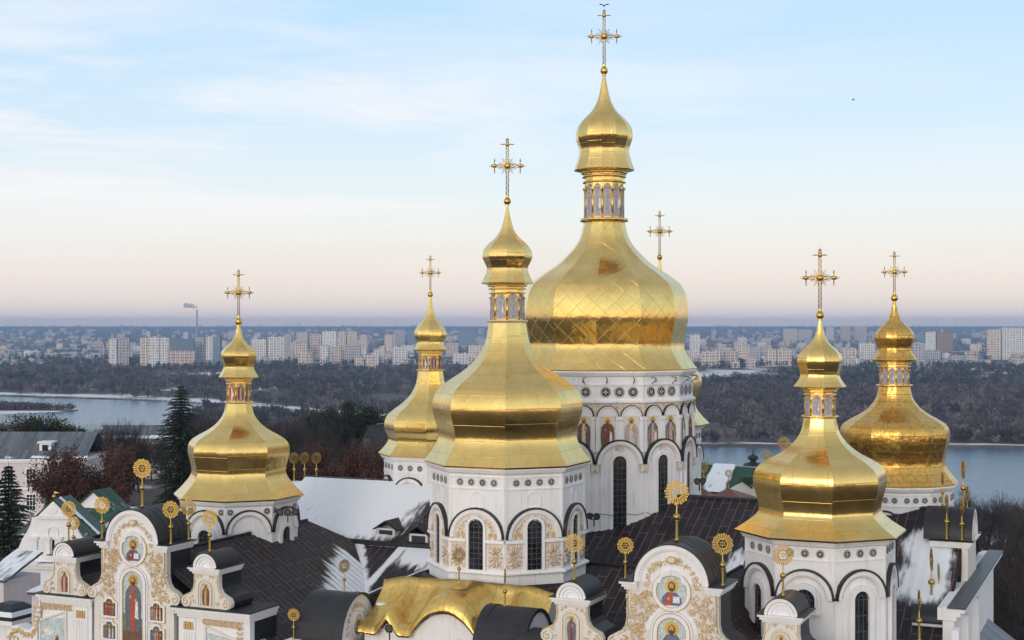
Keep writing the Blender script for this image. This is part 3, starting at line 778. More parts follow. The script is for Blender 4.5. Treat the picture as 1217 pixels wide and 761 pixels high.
# snow-capped ledge running down from the foreground drum
roof([(-5.2, -19.6, -16.75), (-5.2, -18.4, -16.75), (-12.2, -18.4, -19.9), (-12.2, -19.6, -19.9)], 'dark_metal', 'ledge_cap', None, .2)
snow([(-5.2, -19.6, -16.75), (-12.2, -19.6, -19.9), (-12.2, -18.4, -19.9), (-5.2, -18.4, -16.75)], lambda p, s, t: .95-.5*st(t, .9, 1.3), step=.1, hmax=.14)
m = CM('dark_metal'); m.prism([(-5.2, -17.0), (-12.1, -20.1), (-12.1, -24), (-5.2, -24)], -19.5, -18.5); m.build('ledge_wall', CATH)
# dormers on the snowy slope
def dormer(u, v, w, d, h):
    z = zm(v)
    m = CM('blind'); m.box(u-w, u-w+.06, v-.05, v+d, z-.6, z+h); m.box(u-w, u+w, v-.05, v+.05, z-.6, z+h); m.box(u+w-.06, u+w, v-.05, v+d, z-.6, z+h)
    o = m.build('dormer', CATH)
    g = CM('iron'); g.box(u-w+.25, u+w-.25, v-.09, v-.053, z-.1, z+h-.15); g.build('louvre', o)
    for sx in (-1, 1):
        roof([(u, v-.3, z+h+.62), (u+sx*(w+.25), v-.3, z+h-.08), (u+sx*(w+.25), v+d+.6, z+h-.08), (u, v+d+.6, z+h+.62)], 'roof_dark', 'dormer_roof', o, .07)
dormer(-15.2, -8.9, .85, 2.2, .55)
dormer(-12.0, -9.4, .85, 2.4, .60)
# right cross roof behind the right gable, and the narthex roof beside the foreground drum
kr = .95
crossR = [(16, -17.6, -15.7), (16, -31.4, -15.7), (22.2, -31.4, -15.7-kr*6.2), (22.2, -17.6, -15.7-kr*6.2)]
roof(crossR, 'roof_brown')
roof([(15.997, -17.6, -15.7), (10, -17.6, -15.7-kr*6), (10, -31.4, -15.7-kr*6), (15.997, -31.4, -15.7)], 'roof_dark')
m = CM('dark_metal'); m.prism([(16, -15.85), (22, -21.5), (10, -21.5)], -17.75, -17.65); m.build('gable_end', CATH)
m = CM('dark_metal'); m.tube([(16, -31.4, -15.66), (16, -17.5, -15.66), (22.2, -17.5, -15.62-kr*6.2)], .11, 6); m.tube([(16, -17.5, -15.66), (10, -17.5, -15.62-kr*6)], .11, 6); m.build('ridge_cap', CATH)
snow(crossR, lambda p, s, t: 1.0*(1-st(abs(-p.y-18.4), .15, .5))*st(p.x, 17, 17.6)*(1-st(p.x, 19.6, 20.4)), step=.09)
nar = [(4.2, -16, -16.5), (4.2, -31, -24), (13, -31, -24), (13, -16, -16.5)]
roof(nar, 'roof_dark'); roof([(4.2, -15.997, -16.5), (13.5, -15.997, -16.5), (13.5, -12, -19), (4.2, -12, -19)], 'roof_dark')
m = CM('dark_metal'); m.tube([(4.0, -16, -16.46), (13.4, -16, -16.46)], .13, 6); m.build('ridge_cap', CATH)
snow(nar, lambda p, s, t: 1.0*st(p.x, 6.7, 7.6)*(1-st(p.x, 11.4, 12))*st(-p.y, 24.5, 25.5)*(1-st(-p.y, 30.5, 31)))
# stair turret between the left gable and the leftmost drum, and a ladder left on the roof
m = CM('white_plaster'); m.box(-19.4, -17.6, -28.6, -26.8, -22, -16.2); t_ = m.build('stair_turret', CATH)
m = CM('dark_metal'); m.M = UP @ Matrix.Translation((-18.5, -27.7, 0)); m.lathe([(1.75, -16.2), (1.70, -16.05), (.9, -15.55), (.02, -15.3)], 8, False, .39); m.build('turret_roof', t_)
m = CM('iron')
for dv in (-.3, .3): m.tube([(-14.0, -29.9+dv, zc_(-14)+.12), (-10.2, -30.6+dv, zc_(-10.2)+.12)], .05, 5)
for k in range(9): t = k/8; m.tube([(-14+3.8*t, -30.25-.7*t, zc_(-14+3.8*t)+.13), (-14+3.8*t, -29.55-.7*t, zc_(-14+3.8*t)+.13)], .04, 4)
m.build('roof_ladder', CATH)
# hexagonal skirt roof round the foreground drum
m = CM('roof_brown'); m.M = UP @ Matrix.Translation((0, -19.3, 0))
m.facets([(5.6, -16.9), (6.3, -17.5)], 8, -math.pi/2-math.pi/8); m.build('skirt_roof', CATH)
# walls
def wall_west(u0, u1):
    m = CM('white_plaster'); m.box(u0, u1, -31.9, -31.4, -GB, -18.75); o = m.build('west_wall', CATH)
    m = CM('dark_metal'); m.box(u0+.02, u1-.02, -31.38, -28.8, -GB, -18.78); m.build('wall_cladding', CATH)
for a, b in ((-29.5, -25.2), (-18.0, -12.4), (6.4, 12.4), (19.4, 25.6)):
    wall_west(a, b)
    m = CM('white_plaster')
    for e, z0, z1 in ((.10, -19.05, -18.86), (.25, -18.857, -18.62), (.42, -18.617, -18.42)): m.box(a-e*.6, b+e*.6, -31.9-e, -28.9, z0, z1)
    m.build('cornice', CATH)
    m = CM('dark_metal'); m.box(a-.32, b+.32, -32.40, -28.8, -18.417, -18.34); m.build('cornice_flashing', CATH)
m = CM('white_plaster'); m.box(-26, 27, -8, 6, -GB, -20.5); m.box(-6, 14, -27.5, -8, -GB, -24.5); m.box(14, 28, -28.5, -8, -GB, -25.9); m.box(-28, -9, -28.5, -8, -GB, -24.2); m.build('nave_wall', CATH)
# pilasters and painted panels under the west cornices
def bay(u0, side):
    p = CM('white_plaster'); p.M = UP @ Matrix.Translation((0, -31.9, 0)) @ FRONT
    ua = u0+side*.35
    for k in range(5): p.box(ua+side*(.12+.20*k)-.06, ua+side*(.12+.20*k)+.06, 0, .12, -24, -20.0)
    p.box(min(ua-.05*side, ua+1.05*side), max(ua-.05*side, ua+1.05*side), 0, .08, -24, -19.1); q = p.build('pilaster', CATH)
    g = CM('ornament_gold'); g.M = p.M
    for k in range(4): g.box(ua+side*(.22+.2*k)-.07, ua+side*(.22+.2*k)+.07, .08, .16, -19.85, -19.35)
    g.build('gilded_triglyph', q)
    f = CM('cream_plaster'); f.M = p.M; x0, x1 = sorted((u0+side*1.75, u0+side*5.0))
    f.band([(x0+.5, -24), (x0+.5, -20.4), ((x0+x1)/2, -20.0), (x1-.5, -19.6), (x1-.5, -24)] if side < 0 else [(x0+.5, -24), (x0+.5, -19.6), ((x0+x1)/2, -19.95), (x1-.5, -20.35), (x1-.5, -24)],
           [(x0+.34, -24), (x0+.34, -20.25), ((x0+x1)/2, -19.85), (x1-.34, -19.42), (x1-.34, -24)] if side < 0 else [(x0+.34, -24), (x0+.34, -19.42), ((x0+x1)/2, -19.8), (x1-.34, -20.2), (x1-.34, -24)], 0, .12)
    fo = f.build('panel_frame', CATH)
    s = CM('ornament_gold'); s.M = p.M
    for k in range(26):
        t = k/25
        x, z = (x0+.17+ (x1-x0-.34)*min(1, t*1.9), -19.25-.1*t) if t < .53 else ((x1 if side > 0 else x0)-side*.17, -19.4-(t-.53)*8)
        if side < 0 and t < .53: x = x1-.17-(x1-x0-.34)*min(1, t*1.9)
        for e in (-1, 1): s.mat(('ornament_gold', 'ornament_beige')[k % 2]); leaf(s, x, z, .34, (-.7*e if t < .53 else math.pi/2+.7*e), .02)
    s.build('leaf_border', fo)
    a = CM('p_sky'); a.M = p.M; a.prism([(x0+.5, -24), (x1-.5, -24), (x1-.5, -19.95 if side < 0 else -20.3), (x0+.5, -20.3 if side < 0 else -19.95)], 0, .03)
    a.mat('p_green'); a.prism([(x0+.5, -24), (x1-.5, -24), (x1-.5, -21.6), ((x0+x1)/2, -22.0), (x0+.5, -21.9)], .0, .045)
    a.mat('p_white'); a.ellipse((x0+x1)/2-.3, -21.0, .45, .28, 0, .045)
    figure(a, (x0+x1)/2+.4, -22.4, 1.2, .045, 'p_brown', 'p_dred'); a.build('painted_panel', CATH)
bay(-18.0, 1); bay(-25.2, -1); bay(12.4, -1); bay(19.4, 1)
# scroll buttress at the far left of the west front
def scroll_buttress():
    o = empty('scroll_buttress', W(-29.6, -31.9, -GB), -TH, 'white scrolled buttress with gilded leaf border at the left end of the facade', 'buttress')
    pts = [(0, 17.2), (-.35, 16.2), (-.5, 15.4), (-.9, 14.95), (-1.5, 14.95), (-2.0, 15.2), (-2.5, 15.1), (-2.9, 14.6), (-3.0, 13.8), (-2.7, 12.5), (0, 12.5)]
    m = MB('white_plaster'); m.M = FRONT; m.prism(pts, -.9, .12); m.build('scroll_wall', o)
    b = MB('ornament_beige'); b.M = FRONT
    for a_, c_ in zip(pts[:9], pts[1:10]):
        for k in range(3):
            t = (k+.5)/3; x = a_[0]+(c_[0]-a_[0])*t; z = a_[1]+(c_[1]-a_[1])*t
            b.mat(('ornament_gold', 'ornament_beige')[k % 2]); leaf(b, x+.16, z-.34, .32, math.atan2(c_[1]-a_[1], c_[0]-a_[0])+.6, .12); leaf(b, x+.16, z-.34, .32, math.atan2(c_[1]-a_[1], c_[0]-a_[0])-.6, .12)
    b.mat('ornament_gold'); curl(b, -2.2, 14.2, .6, 1.2, 1, .14, 1.4, .1); b.build('leaf_border', o)
scroll_buttress()

# ------------------------------------------------------------------ decorated gables
def half(pts): return [(-x, z) for x, z in pts]+[(x, z) for x, z in pts[::-1]]
def big_gable(label, u, v, z, yaw, figs, sc=1.0, plainback=False):
    g = empty('decorated_gable', W(u, v, z), yaw, label, 'gable')
    g['group'] = 'large gables of the cathedral'
    g.scale = (sc, sc, sc)
    side = [(3.30, -3.2), (3.30, -.05), (3.62, .02), (3.80, .32), (3.66, .66), (3.35, .86), (3.02, 1.02), (2.80, 1.30), (2.70, 1.7), (2.68, 3.55), (2.2, 3.56), (2.14, 3.96)]
    m = MB('cream_plaster'); m.M = FRONT; m.prism(half(side), -.45, 0); m.build('gable_wall', g)
    m = MB('dark_metal'); m.M = FRONT; m.prism([(x*.985, zz) for x, zz in half(side)], -2.7, -.455); m.build('side_cladding', g)
    m = MB('white_plaster'); m.M = FRONT
    arc = [(2.12*math.cos(math.pi*k/24), 3.9+2.12*math.sin(math.pi*k/24)) for k in range(25)]
    m.prism(arc, -.45, .02); m.build('arched_top', g)
    for sx in (-1, 1):
        m = MB('white_plaster'); m.M = FRONT
        for e, z0, z1 in ((.12, 3.40, 3.56), (.24, 3.563, 3.74), (.36, 3.743, 3.88)):
            a, b = sorted((sx*1.98, sx*(2.68+e))); m.box(a, b, -2.75, e, z0, z1)
        o = m.build('capital', g)
        m = MB('dark_metal'); m.M = FRONT; a, b = sorted((sx*2.2, sx*3.1)); m.box(a, b, -2.8, .42, 3.883, 3.93); m.build('capital_flashing', o)
    m = MB('white_plaster'); m.M = FRONT
    for r0, r1, y in ((1.94, 2.18, .20), (1.84, 1.937, .12)): m.band(arch(0, r0, 3.9, 3.9, 24), arch(0, r1, 3.9, 3.9, 24), -.3, y)
    m.build('arch_moulding', g)
    m = MB('dark_metal'); m.M = FRONT
    m.band(arch(0, 1.9, 3.9, 3.9, 24), arch(0, 2.24, 3.9, 3.9, 24), -3.3, -.303)
    m.band(arch(0, 2.183, 3.9, 3.9, 24), arch(0, 2.25, 3.9, 3.9, 24), -.303, .24)
    for k in range(1, 5): m.band(arch(0, 2.24, 3.9, 3.9, 24), arch(0, 2.27, 3.9, 3.9, 24), -.3-k*.6, -.26-k*.6)
    m.build('barrel_roof', g)
    m = MB('blind'); m.M = FRONT; m.prism(arc, -3.25, -3.15); m.build('barrel_end', g)
    if plainback: return g
    # roundel with a bust
    m = MB('white_plaster'); m.M = FRONT
    circ = lambda r, n=28: [(r*math.cos(2*math.pi*k/n), 3.45+r*math.sin(2*math.pi*k/n)) for k in range(n)]
    m.band(circ(.92), circ(1.10), 0, .12, True); m.mat('ornament_gold').band(circ(1.103), circ(1.14), 0, .10, True); m.mat('ornament_gold').band(circ(.88), circ(.917), 0, .09, True)
    m.mat('white_plaster'); m.band(arch(0, .62, 3.9, 3.9), arch(0, .80, 3.9, 3.9), .0, .145)
    r = m.build('roundel_frame', g)
    m = MB('p_sky'); m.M = FRONT; m.prism(circ(.88), -.02, .03); figure(m, 0, 2.68, 1.55, .032, figs[0], figs[1], bust=True); m.build('roundel_icon', g)
    # tall arched icon
    m = MB('white_plaster'); m.M = FRONT
    m.band(arch(0, .86, 1.15, -3.2), arch(0, 1.06, 1.15, -3.2), 0, .14); m.mat('ornament_gold').band(arch(0, .82, 1.15, -3.2), arch(0, .857, 1.15, -3.2), 0, .11)
    m.mat('white_plaster'); m.band(arch(0, 1.12, 1.15, -3.2), arch(0, 1.22, 1.15, -3.2), 0, .10); m.mat('ornament_gold').band(arch(0, 1.063, 1.15, -3.2), arch(0, 1.117, 1.15, -3.2), 0, .06)
    m.build('icon_frame', g)
    m = MB('p_sky'); m.M = FRONT; m.prism(arch(0, .82, 1.15, -3.2), -.02, .03)
    m.mat('p_green'); m.prism([(-.82, -3.2), (.82, -3.2), (.82, -1.2), (.3, -1.0), (-.2, -1.3), (-.82, -.8)], -.02, .036)
    m.mat('p_brown'); m.prism([(-.82, -3.2), (.82, -3.2), (.7, -1.9), (.2, -1.75), (-.3, -1.9), (-.8, -2.1)], -.02, .040)
    figure(m, 0, -2.05, 3.85, .045, *figs[2:5], scroll=True); m.build('icon', g)
    # plain white arch over the icon
    m = MB('white_plaster'); m.M = FRONT; m.band(arch(0, 1.26, 1.15, 1.15, 18), arch(0, 1.52, 1.15, 1.15, 18), 0, .05); m.build('arch_band', g)
    # small icons at the sides
    for sx in (-1, 1):
        for zc in (-.62, -2.15):
            m = MB('white_plaster'); m.M = FRONT; cx = sx*1.95
            sq = [(cx-.52, zc-.52), (cx+.52, zc-.52), (cx+.52, zc+.36), (cx+.3, zc+.40), (cx+.18, zc+.62), (cx-.18, zc+.62), (cx-.3, zc+.40), (cx-.52, zc+.36)]
            big = [(cx+(x-cx)*1.28, zc+(q-zc)*1.24) for x, q in sq]; gd = [(cx+(x-cx)*1.34, zc+(q-zc)*1.30) for x, q in sq]
            m.band(sq, big, 0, .12, True); m.mat('ornament_gold').band([(cx+(x-cx)*1.283, zc+(q-zc)*1.243) for x, q in sq], gd, 0, .08, True); o = m.build('icon_frame', g)
            m = MB('p_brown' if zc > -1 else 'p_slate'); m.M = FRONT; m.prism(sq, -.02, .02)
            for i in range(3): figure(m, cx+(i-1)*.3, zc-.48, .92, .022+.03*i, random.choice(('p_dred', 'p_slate', 'p_ochre')), random.choice(('p_cream', 'p_red', 'p_blue')), w=1.1)
            m.build('small_icon', g)
    # relief scrollwork
    m = MB('ornament_gold'); m.M = FRONT; pts = []
    for k in range(11):
        a = math.pi*(k+.0)/10; pts += [(1.46*math.cos(a), 3.75+1.40*math.sin(a), .17)]
    for sx in (-1, 1):
        for z_, x_, q in ((3.2, 1.45, .2), (2.8, 1.5, .2), (2.4, 1.3, .22), (2.5, 1.9, .2), (2.1, 1.75, .24), (2.1, 2.25, .2), (1.65, 1.85, .24), (1.6, 2.3, .22), (1.15, 1.72, .22), (1.1, 2.2, .25), (.6, 1.7, .22), (.55, 2.25, .25), (.25, 2.75, .22), (.1, 1.9, .2), (3.0, 2.25, .16), (1.9, 1.35, .14)):
            pts.append((sx*x_, z_, q))
    for sx in (-1, 1):
        for _ in range(120):
            z_ = random.uniform(.15, 3.3); xm = 2.55 if z_ > 1.4 else 2.6+.75*max(0, 1-z_)
            x_ = random.uniform(.2, xm); 
            if math.hypot(x_, z_-1.15) < 1.62 or math.hypot(x_, z_-3.45) < 1.2 or (z_ < 1.15 and x_ < 1.6): continue
            pts.append((sx*x_, z_, random.uniform(.13, .24)))
    for k in range(40):
        a = math.pi*random.random(); r_ = random.uniform(1.32, 1.62); pts.append((r_*math.cos(a), 3.75+r_*math.sin(a), random.uniform(.10, .18)))
    scrollwork(m, pts, .01)
    m.mat('ornament_gold'); m.ellipse(0, 5.22, .32, .22, .0, .14); m.mat('ornament_pale'); m.ellipse(0, 5.24, .2, .14, .0, .2)
    m.build('scrollwork', g)
    ed = side[2:-2]
    for sx in (-1, 1):
        m = MB('ornament_gold'); m.M = FRONT
        for a, b in zip(ed, ed[1:]):
            m.mat('ornament_gold'); m.tube([(sx*(a[0]-.09), .03, a[1]), (sx*(b[0]-.09), .03, b[1])], .035, 4); m.mat('cream_plaster'); m.tube([(sx*(a[0]-.2), .03, a[1]), (sx*(b[0]-.2), .03, b[1])], .06, 5)
        m.build('edge_moulding', g)
    for sx in (-1, 1):
        m = MB('cream_plaster'); m.M = FRONT; m.ellipse(sx*3.42, .36, .40, .40, -.4, .10, 16); curl(m.mat('ornament_gold'), sx*3.42, .36, .32, math.pi/2, -sx, .10, 1.3, .11); m.build('volute', g)
    return g
def small_gable(label, u, v, z, yaw, figs, sc=1.0, blank=False):
    g = empty('small_gable', W(u, v, z), yaw, label, 'gable'); g['group'] = 'small gables of the cathedral'
    g.scale = (sc, sc, sc)
    side = [(1.72, 0), (1.90, .12), (1.96, .40), (1.80, .70), (1.48, .84), (1.20, 1.0), (1.02, 1.28), (.97, 1.6), (.97, 2.25)]
    m = MB('cream_plaster'); m.M = FRONT; m.prism(half(side), -.4, 0); m.build('gable_wall', g)
    m = MB('dark_metal'); m.M = FRONT; m.prism([(x*.98, q+.001) for x, q in half(side)], -2.6, -.403); m.build('side_cladding', g)
    m = MB('white_plaster'); m.M = FRONT
    for e, z0, z1 in ((.08, 2.2, 2.34), (.2, 2.343, 2.5), (.3, 2.503, 2.62)): m.box(-.97-e, .97+e, -2.5, e, z0, z1)
    m.build('entablature', g)
    m = MB('white_plaster'); m.M = FRONT; m.prism([(.9*math.cos(math.pi*k/16), 2.62+.9*math.sin(math.pi*k/16)) for k in range(17)], -.35, .0)
    for r0, r1, y in ((.76, .93, .14), (.56, .70, .09), (.34, .46, .07)): m.band(arch(0, r0, 2.62, 2.62, 14), arch(0, r1, 2.62, 2.62, 14), -.2, y)
    m.build('shell_arch', g)
    m = MB('dark_metal'); m.M = FRONT; m.band(arch(0, .8, 2.62, 2.62, 16), arch(0, .98, 2.62, 2.62, 16), -2.6, -.36); m.band(arch(0, .933, 2.62, 2.62, 16), arch(0, .985, 2.62, 2.62, 16), -.36, .18)
    m.prism([(.8*math.cos(math.pi*k/16), 2.62+.8*math.sin(math.pi*k/16)) for k in range(17)], -2.55, -2.45)
    for sx in (-1, 1): a, b = sorted((sx*.9, sx*1.34)); m.box(a, b, -2.55, .34, 2.623, 2.665)
    m.build('barrel_roof', g)
    if blank: return g
    m = MB('cream_plaster'); m.M = FRONT; m.band(arch(0, .38, 1.25, .12, 10), arch(0, .47, 1.25, .12, 10), 0, .09); m.mat('ornament_gold').band(arch(0, .473, 1.25, .12, 10), arch(0, .50, 1.25, .12, 10), 0, .07); m.mat('cream_plaster').band(arch(0, .56, 1.3, .12, 10), arch(0, .66, 1.3, .12, 10), 0, .07); m.build('icon_frame', g)
    m = MB('p_cream'); m.M = FRONT; m.prism(arch(0, .38, 1.25, .12, 10), -.02, .02); figure(m, 0, .16, 1.42, .022, *figs, w=1.15); m.build('icon', g)
    m = MB('ornament_gold'); m.M = FRONT
    scrollwork(m, [(sx*x, q, s) for sx in (-1, 1) for x, q, s in ((.62, 2.0, .13), (.35, 2.05, .1), (.85, 1.75, .1), (1.15, .75, .17), (.95, .35, .16), (1.3, .3, .15))], .01); m.build('scrollwork', g)
    for sx in (-1, 1):
        m = MB('cream_plaster'); m.M = FRONT; m.ellipse(sx*1.52, .34, .36, .36, -.35, .10, 14); curl(m.mat('ornament_gold'), sx*1.52, .34, .28, math.pi/2, -sx, .10, 1.3, .11); m.build('volute', g)
    m = MB('ornament_gold'); m.M = FRONT
    for sx in (-1, 1):
        for a, b in zip(side[2:], side[3:]): m.tube([(sx*(a[0]-.07), .02, a[1]), (sx*(b[0]-.07), .02, b[1])], .03, 4)
    m.build('edge_moulding', g)
    return g
UL, UR, VF, ZF = -21.6, 15.9, -32.0, -18.34
big_gable('big scrolled gable at the left painted with a standing saint in a blue cloak', UL, VF, ZF, -TH, ('p_blue', 'p_dred', 'p_slate', 'p_red', 'p_slate'))
big_gable('big scrolled gable right of the foreground dome, roundel figure holding an open book', UR, VF, ZF, -TH, ('p_blue', 'p_red', 'p_dred', 'p_blue', 'p_slate'))
small_gable('small gable left of the gable with the standing saint, icon of a figure in red', UL-5.85, VF, ZF, -TH, ('p_red', 'p_pink', 'p_dred'))
small_gable('small gable right of the gable with the standing saint, icon in dark red', UL+5.85, VF, ZF, -TH, ('p_dred', 'p_ochre', 'p_brown'))
small_gable('small gable between the gold wavy canopy and the gable with the open book', UR-6.05, VF, ZF, -TH, ('p_blue', 'p_dred', 'p_slate'))
small_gable('small gable with a shell arch in front of the smooth right dome', UR+6.2, VF, ZF, -TH, ('p_green', 'p_cream', 'p_brown'))
# gables that face into the court
def court_gable(label, u, yaw, orn):
    g = empty('court_gable', W(u, -28.2, -20.4), yaw, label, 'gable')
    m = MB('white_plaster'); m.M = FRONT; m.prism([(2.4*math.cos(math.pi*k/20), 3.0*math.sin(math.pi*k/20)) for k in range(21)]+[(-2.4, -4), (2.4, -4)], -.4, 0); m.build('gable_wall', g)
    m = MB('dark_metal'); m.M = FRONT
    m.band(arch(0, 2.3, 0, -2.5, 20, 1.25), arch(0, 2.52, 0, -2.5, 20, 1.22), -3.2, -.35); m.band(arch(0, 2.42, 0, -2.5, 20, 1.25), arch(0, 2.5, 0, -2.5, 20, 1.25), -.35, .25); m.build('barrel_roof', g)
    m = MB('white_plaster'); m.M = FRONT; m.prism([(2.4*math.cos(math.pi*k/20), 2.9*math.sin(math.pi*k/20)) for k in range(21)]+[(-2.4, -4), (2.4, -4)], -3.1, -2.9); m.build('back_wall', g)
    if orn:
        m = MB('dark_metal'); m.M = FRONT; m.box(-2.6, 2.6, -.2, .3, -.25, -.1); m.build('ledge', g)
        m = MB('ornament_pale'); m.M = FRONT; m.ellipse(0, 1.0, .8, .95, -.02, .05, 20); m.mat('white_plaster').band([(.62*math.cos(k*.314), 1.0+.75*math.sin(k*.314)) for k in range(20)], [(.74*math.cos(k*.314), 1.0+.88*math.sin(k*.314)) for k in range(20)], 0, .12, True)
        figure(m, 0, .5, .95, .06, 'p_blue', 'p_red', bust=True); m.build('roundel_icon', g)
        m = MB('ornament_beige'); m.M = FRONT
        scrollwork(m, [(1.3*math.cos(a), .6+1.75*math.sin(a), .2) for a in [math.pi*k/12 for k in range(13)]]+[(sx*x, -1.0, .2) for sx in (-1, 1) for x in (.3, .8, 1.3)], .01, ('ornament_beige', 'ornament_pale')); m.build('scrollwork', g)
    return g
court_gable('dark barrel roofed gable with a small roundel, facing right beside the snowy valley', -6.6, -TH+R(90), True)
court_gable('dark barrel roof with a plain white end wall in front of the gold wavy canopy', 3.0, -TH-R(90), False)
# gold wavy canopy over the portal, below the foreground dome
def canopy():
    o = empty('golden_canopy', W(0, -27, -GB), -TH, 'wavy gilded metal canopy hanging below the big foreground dome', 'canopy')
    m = MB('gold_canopy'); NU, NT = 90, 22; g = []
    for i in range(NU+1):
        u = -6.1+12.2*i/NU; a = abs(u)
        cen = max(0, 1-(a/2.4)**2); tri = max(0, 1-abs(a-4.0)/.8)
        end = st(a, 5.0, 6.1)
        row = []
        for j in range(NT+1):
            t = j/NT
            zb = -16.55-.25*st(a, 4.5, 6.1)
            zm_ = -19.05+2.15*cen**.75+1.15*tri-.0*end
            zf_ = -19.75+1.75*cen**.8+1.05*tri+.15*end
            tt = min(1, t/.62)
            z = zb+(zm_-zb)*(tt**.62)
            v = 1.75-2.55*tt
            if t > .62:
                q = (t-.62)/.38
                v = -.8-1.1*math.sin(q*math.pi/2); z = zm_+(zf_-zm_)*(1-math.cos(q*math.pi/2))
            z += .05*noise.noise(Vector((u*1.3, t*3, 0)))
            v += .12*noise.noise(Vector((u*.9, t*2, 5)))
            row.append((m.vert((u, v-.05*u*u*.15, z+GB)), (u, t*4.0)))
        g.append(row)
    for i in range(NU):
        for j in range(NT):
            q = (g[i][j], g[i+1][j], g[i+1][j+1], g[i][j+1])
            m.face([x[0] for x in q], [x[1] for x in q], True)
    sh = m.build('gilded_sheet', o)
    md = sh.modifiers.new('thick', 'SOLIDIFY'); md.thickness = .06; md.offset = -1
    s = MB('snow'); s.sphere((-5.0, -.95, GB-17.95), .36, 12, .22); s.build('snow_patch', o)
    c = MB('gold_paint'); c.lathe([(.55, GB-16.75), (.35, GB-16.5), (.14, GB-16.42), (.1, GB-16.3)], 12, True, 0, (0, .3)); c.build('finial_base', o)
canopy()
def portal():
    m = CM('white_plaster'); m.M = UP @ Matrix.Translation((0, -27.6, 0)) @ FRONT
    L = [(-5.9+11.8*k/30) for k in range(31)]
    pts = []
    for u in L:
        a = abs(u); pts.append((u, -19.85+1.75*max(0, 1-(a/2.55)**2)**.8+1.05*max(0, 1-abs(a-4.1)/.85)))
    m.prism([(-5.9, -GB)]+pts+[(5.9, -GB)], -1, .9); o = m.build('portal_wall', CATH)
    d = CM('iron'); d.M = m.M
    d.ellipse(1.0, -21.0, .62, .62, .8, .92, 20); d.band([(1.0+1.28*math.cos(k*.1745), -21.0+1.28*math.sin(k*.1745)) for k in range(36)], [(1.0+1.36*math.cos(k*.1745), -21.0+1.36*math.sin(k*.1745)) for k in range(36)], .8, 1.02, True)
    d.mat('white_plaster').band([(1.0+.64*math.cos(k*.1745), -21.0+.64*math.sin(k*.1745)) for k in range(36)], [(1.0+1.277*math.cos(k*.1745), -21.0+1.277*math.sin(k*.1745)) for k in range(36)], .8, 1.0, True); d.build('oculus', CATH)
portal()
# south transept: gables seen from the side, high wall and lean-to roofs
m = CM('white_plaster'); m.box(28.6, 29.3, -16.5, 8, -GB-8, -17.5)
for k, v in enumerate((-6.5, -12.5, -17.5)): m.box(29.3, 29.75, v-.5, v+.5, -GB-8, -18.6)
m.build('south_wall', CATH)
m = CM('white_plaster')
for e, z0, z1 in ((.15, -18.3, -18.05), (.4, -18.047, -17.8), (.65, -17.797, -17.55)): m.box(28.3, 29.3+e, -16.7, 8.2, z0, z1)
m.build('cornice', CATH)
m = CM('roof_grey'); m.box(28.9, 30.0, -16.8, 8.3, -17.547, -17.45); m.build('cornice_flashing', CATH)
for v in (-9.5, -15):
    m = CM('iron'); m.box(29.28, 29.33, v-.5, v+.5, -22.5, -20); m.build('window', CATH)
    m = CM('iron'); m.box(29.28, 29.33, v-.35, v+.35, -26.5, -24.4); m.build('window', CATH)
roof([(29.3, -16, -22.0), (29.3, 4, -22.0), (32.0, 4, -24.0), (32.0, -16, -24.0)], 'roof_grey', 'lean_to_roof')
roof([(30.3, -24, -25.2), (30.3, -6, -25.2), (33.2, -6, -26.6), (33.2, -24, -26.6)], 'roof_grey', 'lean_to_roof')
m = CM('white_plaster'); m.box(29.31, 31.7, -15.6, 3.6, -GB-8, -24.1); m.box(29.32, 32.9, -23.6, -6.4, -GB-8, -26.7); m.build('lean_to_wall', CATH)
big_gable('high gable on the right flank of the cathedral seen edge on from behind', 29.0, -4.0, -18.4, -TH+R(90), None, .92, True)
small_gable('dark barrel roofed small gable at the lower right below the snow patch', 28.9, -13.0, -21.7, -TH+R(90), None, 1.0, True)
small_gable('dark barrel roofed small gable at the bottom edge right of the smooth dome', 28.2, -19.5, -23.3, -TH+R(90), None, 1.15, True)

# ------------------------------------------------------------------ gilded sunburst finials (H = base to centre of the disc)
def make_finial():
    o = bpy.data.objects.new('sunburst_finial', None); COL.objects.link(o)
    m = MB('gold_dull'); m.tube([(0, 0, 0), (0, 0, .05), (0, 0, .06), (0, 0, .42)], [.045, .045, .030, .026], 10); m.build('post', o)
    m = MB('gold_dull'); m.sphere((0, 0, .50), .074, 16); m.lathe([(.035, .42), (.028, .45)], 10); m.lathe([(.03, .555), (.018, .58), (.012, .80)], 8); m.build('ball', o)
    m = MB('gold_dull'); m.M = FRONT @ Matrix.Translation((0, 0, 1))
    n = 24
    for k in range(n):
        a = 2*math.pi*(k+.5)/n; L = .248 if k % 2 else .232
        c, s = math.cos(a), math.sin(a); q = .023
        m.prism([(c*.12-s*.007, s*.12+c*.007), (c*.12+s*.007, s*.12-c*.007), (c*L+s*q, s*L-c*q), (c*(L+.012), s*(L+.012)), (c*L-s*q, s*L+c*q)], -.010, .010)
    cir = lambda r: [(r*math.cos(2*math.pi*k/28), r*math.sin(2*math.pi*k/28)) for k in range(28)]
    m.band(cir(.105), cir(.135), -.015, .015, True)
    d = m.build('sunburst', o)
    m = MB('gold_dull'); m.M = FRONT @ Matrix.Translation((0, 0, 1))
    m.box(-.006, .006, -.008, .008, -.11, .11)
    for z in (-.035, .038): m.box(-.09, .09, -.0081, .0081, z-.006, z+.006)
    m.box(-.052, -.042, -.007, .007, -.035, .036); m.box(-.052, -.014, -.0072, .0072, .024, .034)
    m.prism([(.014, -.035), (.024, -.035), (.047, .035), (.037, .035)], -.007, .007); m.prism([(.06, -.035), (.07, -.035), (.047, .035), (.037, .035)], -.0072, .0072)
    m.build('monogram', d)
    return o
